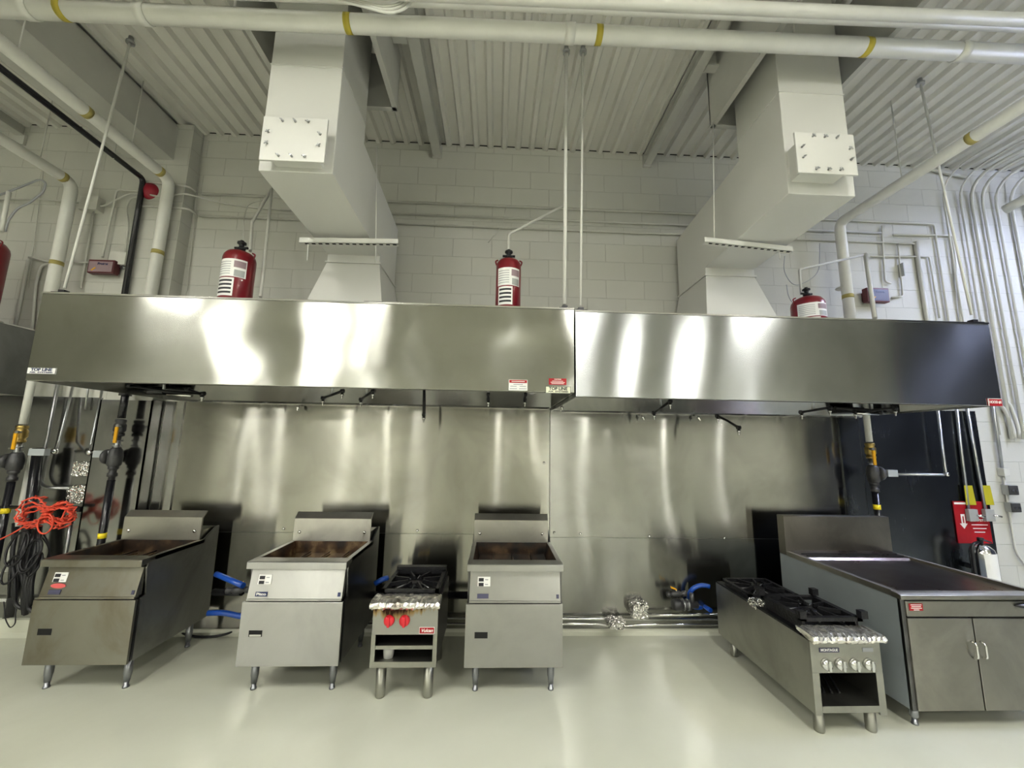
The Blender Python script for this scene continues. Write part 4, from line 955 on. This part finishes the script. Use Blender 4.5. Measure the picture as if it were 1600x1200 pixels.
r1 = riser(-4.19, 3.72, 'gas riser at far left, white above its yellow valve', 2.6, 0, 1.73, 1.50, 1.32, A(17, 798, 3.72).z, 1, pipew)
r2 = riser(-3.34, 3.70, 'black gas riser left of the stainless bay with yellow valve', 2.18, 0, 1.80, 1.55, 1.35, A(166, 836, 3.72).z, 1, blackp)
r3 = riser(3.63, 3.74, 'gas riser behind the griddle, white above its valve', 2.5, 0, 1.71, 1.50, 1.36, A(1367, 792, 3.74).z, -1, pipew)
MB().tube([(-3.34, 3.70, 2.14), (-3.0, 3.70, 2.14)], .036, 14).lathe([(.045, -.04), (.045, .05)], (-3.34, 3.70, 2.13), n=14).build('elbow_branch', blackp, r2)
# grey vent caps / actuator conduits
def vent(pxa, pxb, Y, label, up=None, s=1):
    a_, b_2 = A(*pxa, Y), A(*pxb, Y); c_ = (a_+b_2)/2
    t = thing('solenoid_box', label, 'box', V(c_.x, Y, min(a_.z, b_2.z)))
    MB().box(a_+V(0, -.02, 0), b_2+V(0, .03, 0), .003).build('case', simple('solenoid_grey', (.42, .45, .47), .4), t)
    return t
vent((49, 701), (72, 712), 3.68, 'light grey actuator box on the far left gas riser')
vent((149, 704), (172, 715), 3.68, 'light grey actuator box on the black gas riser')
vent((1384, 734), (1401, 745), 3.70, 'light grey actuator box on the right gas riser')
G2 = galv
cw('thin galvanized tube dropping to the far left actuator box', [A(70, 706, 3.8), A(87, 705, 3.8), A(92, 690, 3.85), A(116, 600, 3.9)+EZ*.1], .010, .02, G2)
cw('thin galvanized tube dropping to the middle actuator box', [A(150, 708, 3.8), A(141, 707, 3.8), A(142, 695, 3.85), A(161, 605, 3.9)+EZ*.1], .010, .02, G2)
cw('galvanized conduit curving down to the foil box', [A(92, 595, 3.88)+EZ*.2, A(73, 690, 3.88), A(60, 745, 3.88), A(68, 762, 3.88), A(110, 763, 3.88)], .014, .10, G2)
cw('galvanized conduit standing behind the far left fryer', [A(115, 795, 3.85), A(102, 865, 3.80)-EZ*.3], .016, 0, G2)
cw('thin galvanized tube left of the black gas riser', [A(138, 600, 3.9)+EZ*.1, A(133, 640, 3.90)], .008, 0, G2)
cw('galvanized tube from right actuator box rising into the hood', [A(1400, 741, 3.86), A(1478, 742, 3.86), A(1466, 645, 3.86)+EZ*.1], .012, .02, G2)
o = MB().lathe([(.022, 0), (.02, .02), (.008, .026)], A(1478, 741, 3.85), (0, -1, 0), 14).build('conduit_fitting', chrome); tag(recentre(o), 'round fitting at the corner of the right galvanized tube', 'fitting')
for q, lab in (((87, 705), 'round fitting beside the far left actuator box'), ((141, 707), 'round fitting beside the middle actuator box')):
    o = MB().lathe([(.026, 0), (.024, .02), (.008, .026)], A(*q, 3.79), (0, -1, 0), 14).build('conduit_fitting', chrome); tag(recentre(o), lab, 'fitting')
# foil wrapped boxes
def foil(pxa, pxb, Y, d, label, seed, mat=None):
    a_, b_2 = A(*pxa, Y), A(*pxb, Y)
    o = MB().crumple(a_, b_2+V(0, d, 0), 6, .008, seed).build('foil_wrapped_box', mat or foil_m); tag(recentre(o), label, 'foil', 'foil-wrapped electrical boxes')
foil((113, 722), (139, 744), 3.83, .10, 'crumpled foil box on the sheet left of the black riser', 11)
foil((106, 759), (132, 787), 3.80, .12, 'crumpled foil box just above the orange cord', 12)
foil((989, 944), (1014, 968), 3.80, .12, 'larger crumpled foil box low on the wall between stoves', 13)
foil((953, 970), (978, 984), 3.78, .12, 'small foil box hanging under the floor conduits', 14)
# low conduits along the wall foot
cw('upper bright conduit low along the wall behind the fryers', [A(560, 965, 3.88), A(1180, 968, 3.88)], .013, 0, chrome)
cw('lower bright conduit low along the wall behind the fryers', [A(560, 975, 3.87), A(935, 975, 3.87), A(950, 978, 3.86), A(985, 978, 3.86), A(1000, 976, 3.87), A(1180, 976, 3.87)], .011, .1, chrome)
cw('short third conduit from the foil box to the blue hose', [A(1010, 961, 3.86), A(1180, 960, 3.86)], .012, 0, chrome)
cw('black gas main behind the small stove', [A(560, 930, 3.80), A(735, 930, 3.80)], .032, 0, blackp)
cw('white pipe low on the far left wall', [A(-20, 938, 3.88), A(52, 938, 3.88)], .014, 0, pipew)
# valves and blue hoses
def hose(label, px, Y, r=.022, fr=.15): return pipe('gas_hose', label, 'hose', [A(x, y, yy) for (x, y), yy in zip(px, Y)], r, hoseb, fr, 'blue coated gas hoses')
cpt = A(1103, 937, 3.80); R_ = .125
pts = [cpt+V(math.cos(a)*R_, .01*k, math.sin(a)*R_*.95) for k, a in enumerate([math.radians(d) for d in range(70, 300, 15)])]
pipe('gas_hose', 'bright blue hose looping left of the long stove', 'hose', pts+[V(2.02, 3.84, pts[-1].z)], .020, hoseb, 0, 'blue coated gas hoses')
hose('blue hose reaching to the bright fryer from the left', [(338, 897), (352, 903), (380, 915)], (3.55, 3.5, 3.4))
hose('blue hose lying low behind the bright fryer', [(325, 958), (350, 957), (375, 963), (400, 965)], (3.6, 3.6, 3.6, 3.6))
hose('blue hose peeping out left of the small stove', [(586, 912), (598, 905), (606, 903)], (3.65, 3.65, 3.68))
def valve(pa, Y, label, hx, big=False):
    c_ = A(*pa, Y); t = thing('ball_valve', label, 'valve', c_-EZ*.03, 'small ball valves near the hoses')
    MB().lathe([(.020, -.09), (.024, -.088), (.024, -.06), (.016, -.058), (.016, -.04), (.026, -.03), (.026, .03), (.016, .04), (.016, .055), (.024, .06), (.024, .09)], c_, (1, 0, .05), 12).build('body', castgrey, t)
    MB().tube([c_, c_+V(0, -.0, .04)], .007, 8).build('stem', galv, t)
    MB().hexa([c_+V(0, -.012, .036), c_+V(hx, -.012, .05), c_+V(hx, .012, .05), c_+V(0, .012, .036), c_+V(0, -.012, .044), c_+V(hx, -.012, .066), c_+V(hx, .012, .066), c_+V(0, .012, .044)]).build('handle', yhand, t)
valve((1057, 928), 3.80, 'ball valve left of the looped blue hose', -.05)
valve((636, 899), 3.68, 'ball valve with yellow handle behind the small stove', .11)
valve((372, 922), 3.45, 'ball valve almost hidden at the left side of bright fryer', .03)
rg = thing('gas_regulator', 'grey gas regulator with ridged collar under the blue hose valve', 'regulator', A(1068, 952, 3.80)-EZ*.04)
c_ = A(1068, 945, 3.80)
MB().lathe([(.04, -.10), (.05, -.08), (.05, -.03), (.034, -.025), (.034, .02), (.045, .025), (.045, .06), (.03, .07), (.03, .13)], c_, (1, 0, 0), 16).build('body', castgrey, rg)
m = MB()
for d in (-.01, .03): m.lathe([(.05, 0), (.05, .012)], c_+V(d, 0, 0), (1, 0, 0), 16)
m.build('clamp', galv, rg)
MB().tube([c_+V(.08, 0, 0), c_+V(.08, 0, .10), ], .02, 10).build('riser_nipple', castgrey, rg)
# blackened service lines behind fryer 1
cw('black cable lying on the floor between the left fryers', [AZ(285, 990, .012), AZ(310, 996, .012), AZ(345, 994, .012), AZ(378, 982, .03)], .010, .12, black)
cw('black pipe behind the far left fryer', [A(335, 925, 3.7), A(378, 925, 3.6)], .03, 0, blackp)

# ------------------------------------------------------------------ orange cord bundle and black cables at the far left
oc = thing('extension_cord', 'bundle of orange cord tied in a bow at the far left', 'cord', A(75, 825, 3.55))
rd = random.Random(7); Yc = 3.60
cc = A(74, 802, Yc)
for k in range(13):
    sgn = -1 if k % 2 else 1; L = rd.uniform(.17, .27)*(1 if sgn < 0 else .85); ang = rd.uniform(-.55, .25) if sgn < 0 else rd.uniform(-.15, .45)
    ex_ = V(math.cos(ang)*sgn, rd.uniform(-.15, .15), math.sin(ang)*(1 if sgn > 0 else 1)); wv = V(-ex_.z, 0, ex_.x)*rd.uniform(.04, .09)
    P = [cc+V(rd.uniform(-.01, .01), rd.uniform(-.03, .03), rd.uniform(-.01, .01))+ex_*L*(1-math.cos(t))/2+wv*math.sin(t)*(1.2-.3*math.cos(t)) for t in [2*PI*i/40 for i in range(41)]]
    MB().tube(P, .0062, 8).build('cord_loop', orange, oc)
P = [cc+V(math.cos(t)*.025, math.sin(t)*.035, (i-16)*.003) for i, t in enumerate([2*PI*i/8 for i in range(30)])]
MB().tube(P, .0075, 6).build('wrap', orange, oc)
MB().tube([A(36, 824, Yc), A(15, 836, Yc), A(-20, 852, Yc)], .006, 6).build('tail', orange, oc)
P = [cc+V(.06*math.sin(t)+.02, -.02, -.08*(1-math.cos(t))) for t in [2*PI*i/16 for i in range(17)]]
MB().tube(P, .0062, 8).build('cord_loop', orange, oc)
cw('pale thin cord end above the orange bundle', [A(45, 782, 3.6), A(62, 790, 3.6), A(74, 800, 3.6)], .004, .05, pipew)
bars = [((66, 680), (40, 935), 3.80, .040), ((16, 800), (4, 960), 3.70, .034)]
cw('broad black pipe running down behind the orange cord', [A(60, 700, 3.80), A(40, 850, 3.80), A(14, 965, 3.72)], .036, .2, blackp)
cw('white-painted pipe standing behind the orange cord', [A(54, 700, 3.88)+EZ*.0, A(32, 800, 3.88)-EZ*.5], .028, .1, pipew)
cw('black horizontal bar crossing behind the orange cord', [A(-20, 792, 3.72), A(122, 793, 3.72)], .014, 0, black)
for k in range(10):
    x_ = rd.uniform(0, 62); y_ = rd.uniform(810, 840); sw = rd.uniform(-18, 8)
    pts = [A(x_+8, y_, 3.66), A(x_+rd.uniform(-8, 10), y_+45, 3.62), A(x_+sw, y_+90, 3.60), A(x_+sw*.8, y_+rd.uniform(105, 130), 3.62)]
    if k in (2, 5): pts += [A(x_+sw+14, y_+130, 3.62), A(x_+sw+22, y_+110, 3.62)]
    cw('black cable hanging in the tangle at the far left', pts, rd.uniform(.009, .018), .08, black, 'tangled black cables at the far left')
for k in range(5):
    c0 = A(rd.uniform(15, 75), rd.uniform(850, 890), 3.58); rr = rd.uniform(.05, .11); th = rd.uniform(0, 3)
    P = [c0+V(math.cos(t)*rr*.8, math.sin(t)*.03, math.sin(t)*rr*1.4) for t in [2*PI*i/20 for i in range(21)]]
    cw('black cable hanging in the tangle at the far left', P, .008, 0, black, 'tangled black cables at the far left')
pipe('thin_wire', 'thin dark wire curling near the floor at the far left', 'wire', [A(x, y, 3.62) for x, y in ((6, 940), (8, 968), (16, 982), (24, 975), (25, 945))], .004, black, .06)
o = MB().box(A(114, 790, 3.87), A(124, 800, 3.80)).build('clamp_block', black); tag(recentre(o), 'black clamp at the end of the orange bundle', 'clamp')
for k in range(2):
    pts = [A(62+k*6, 835, 3.72), A(78+k*2, 855, 3.72), A(76-k*6, 882, 3.72), A(66, 870+k*8, 3.72)]
    cw(['upper', 'lower'][k]+' dark cable looping under the orange bundle', pts, .006, .08, black)

# ------------------------------------------------------------------ nozzle piping under the hoods
def noz(m, p, d=V(0, 0, -1)):
    m.lathe([(.011, 0), (.011, .015), (.015, .016), (.015, .028), (.009, .03), (.007, .055), (.002, .058)], p, d, 10)
def arm(px, Y, label, nz, stem=None, r=.011):
    P = [A(x, y, yy) for (x, y), yy in zip(px, Y)]
    t = thing('nozzle_arm', label, 'nozzle', P[0]-EZ*.0, 'fire nozzles under the hoods')
    MB().tube(fillet(P, .02), r, 10).build('pipe_arm', black, t)
    for i in nz:
        m = MB(); noz(m, P[i]-EZ*.008); m.build('nozzle', chrome, t)
    for i in (0, len(P)-1): MB().lathe([(.018, -.014), (.018, .014)], P[i], (1, 0, 0), 12).build('elbow', black, t)
    if stem is not None:
        q = P[0].lerp(P[-1], .45); MB().tube([q, V(q.x, q.y, 2.27)], .009, 8).build('stem', galv, t)
    return t
arm([(505, 622), (535, 611)], (3.5, 3.3), 'nozzle arm under the left hood above the bright fryer', (0, 1), 1)
arm([(564, 624), (583, 611)], (3.5, 3.3), 'nozzle arm right of the first one above the bright fryer', (0, 1), 1)
arm([(663, 600), (662.5, 648)], (3.4, 3.4), 'long black nozzle drop above the small stove', (1,), None, .013)
arm([(763, 616), (763, 624)], (3.4, 3.4), 'short nozzle above the left side of the middle fryer', (1,), 1)
arm([(821, 616), (820, 624)], (3.4, 3.4), 'short nozzle above the right side of the middle fryer', (1,), 1)
arm([(1022, 645), (1047, 627)], (3.6, 3.25), 'slanting nozzle arm under the right hood left of centre', (0, 1), 1)
arm([(1121, 650), (1136, 657), (1154, 668)], (3.55, 3.45, 3.35), 'nozzle arm hanging down over the long stove', (0, 2), None)
arm([(1252, 644), (1296, 637)], (3.5, 3.3), 'nozzle arm above the griddle splash', (0, 1), 1)
arm([(1336, 643), (1398, 638)], (3.45, 3.2), 'nozzle arm in front of the right gas riser', (0, 1), 1)
arm([(202, 602), (262, 612), (317, 615)], (3.1, 3.15, 3.3), 'long nozzle pipe under the left end of the hood', (2,), 1)
arm([(293, 608), (316, 616)], (3.5, 3.5), 'short nozzle arm near the left end of the bay', (1,), None)
for x_, y_, lab in ((877, 634, 'bright wall nozzle just right of the hood joint'), (1003, 649, 'wall nozzle between hood joint and slanting arm'), (1090, 650, 'small wall nozzle left of the hanging arm'), (466, 634, 'small wall nozzle above the bright fryer splash')):
    m = MB(); p = A(x_, y_, 3.86); noz(m, p, V(.2, -.5, -.8)); m.tube([p, V(p.x, WY-.012, p.z+.01)], .008, 8)
    o = m.build('wall_nozzle', chrome); tag(recentre(o), lab, 'nozzle')
for x0_, x1_, y_, lab in ((262, 300, 616, 'short bright pipe at the left end of the ledge'), (1335, 1372, 645, 'bright horizontal pipe beside the right gas riser')):
    cw(lab, [A(x0_, y_, 3.6), A(x1_, y_+2, 3.6)], .016, 0, chrome)
for pa, pb, lab in (((238, 603), (296, 618), 'dark bracket cluster under the left end of the hood'), ((1306, 632), (1352, 652), 'dark bracket cluster under the right end of the hood')):
    a_, b_2 = A(*pa, 3.75), A(*pb, 3.75); c_ = (a_+b_2)/2
    m = MB().box((c_.x-.12, 3.72, c_.z-.02), (c_.x+.12, 3.90, c_.z+.035), .006).tube([(c_.x-.2, 3.70, c_.z+.02), (c_.x+.2, 3.70, c_.z)], .018, 10).tube([(c_.x, 3.75, c_.z), (c_.x, 3.75, c_.z+.3)], .02, 10)
    o = m.build('pipe_bracket', black); tag(recentre(o), lab, 'bracket')

# ------------------------------------------------------------------ lights behind and above the camera
def lamp_mat(name, col, e):
    m, nt, b = nmat(name); em = N(nt, 'ShaderNodeEmission'); em.inputs['Color'].default_value = (*col, 1); em.inputs['Strength'].default_value = e
    nt.links.new(em.outputs[0], nt.nodes['Material Output'].inputs['Surface']); return m
tubew = lamp_mat('tube_light', (1.0, .985, .90), 34)
tubew2 = lamp_mat('panel_light', (1.0, .98, .91), 36)
tubef = lamp_mat('far_light', (1.0, .985, .93), 170)
tubec = lamp_mat('cool_tube_light', (.62, .69, 1.0), 85)
def fixture(x, y0, y1, z, mat, w=.12, label=None, hw=.03):
    f = thing('ceiling_light', label or 'long fluorescent strip light hung behind the viewer', 'light', (x, (y0+y1)/2, z), 'strip lights over the rest of the room')
    MB().box((x-w/2-hw, y0, z+.012), (x+w/2+hw, y1, z+.07)).build('housing', paint, f)
    MB().box((x-w/2, y0+.02, z-.012), (x+w/2, y1-.02, z+.010)).build('diffuser', mat, f)
    MB().tube([(x, y0+.3, z+.07), (x, y0+.3, CZ)], .005, 6).tube([(x, y1-.3, z+.07), (x, y1-.3, CZ)], .005, 6).build('hanger', galv, f)
for x_, w_, y_, z_ in ((-5.6, .40, -2.9, 3.75), (-3.7, .48, -2.9, 3.75), (-3.0, .06, -2.9, 3.75), (2.85, .16, -2.9, 3.75), (4.15, .30, -2.9, 3.75), (-10.6, .55, -10, 4.0), (-6.9, .65, -10, 4.0), (5.2, .30, -10, 4.0), (7.6, .5, -10, 4.0)):  # the farther row is added to stretch the reflected bands on the hoods
    fixture(x_, y_-.55, y_+.55, z_, tubew, w_)
for x_, w_ in ((-17.0, .40), (-11.3, .40), (-9.2, .40), (-5.4, .2), (.2, .4), (4.6, .25), (6.4, .4), (13.0, .4), (18.6, .4)):
    fixture(x_, -23.6, -22.6, 3.45, tubef, w_, 'bright high-bay light far down the room')
for x_ in (-5.0, -1.9, 1.4, 4.2):
    fixture(x_, -.9, .5, 4.35, tubew2, .30, 'wide panel light hung over the open floor')
fixture(6.3, 1.5, 2.9, 4.5, tubec, .2, 'cool white strip light hung right of the viewer', hw=-.06)
W = bpy.data.worlds.new('world'); S.world = W; W.use_nodes = True
W.node_tree.nodes['Background'].inputs[0].default_value = (.5, .52, .5, 1); W.node_tree.nodes['Background'].inputs[1].default_value = .2
S.view_settings.view_transform = 'Standard'; S.view_settings.look = 'None'; S.view_settings.exposure = 0.85; S.view_settings.gamma = 0.92
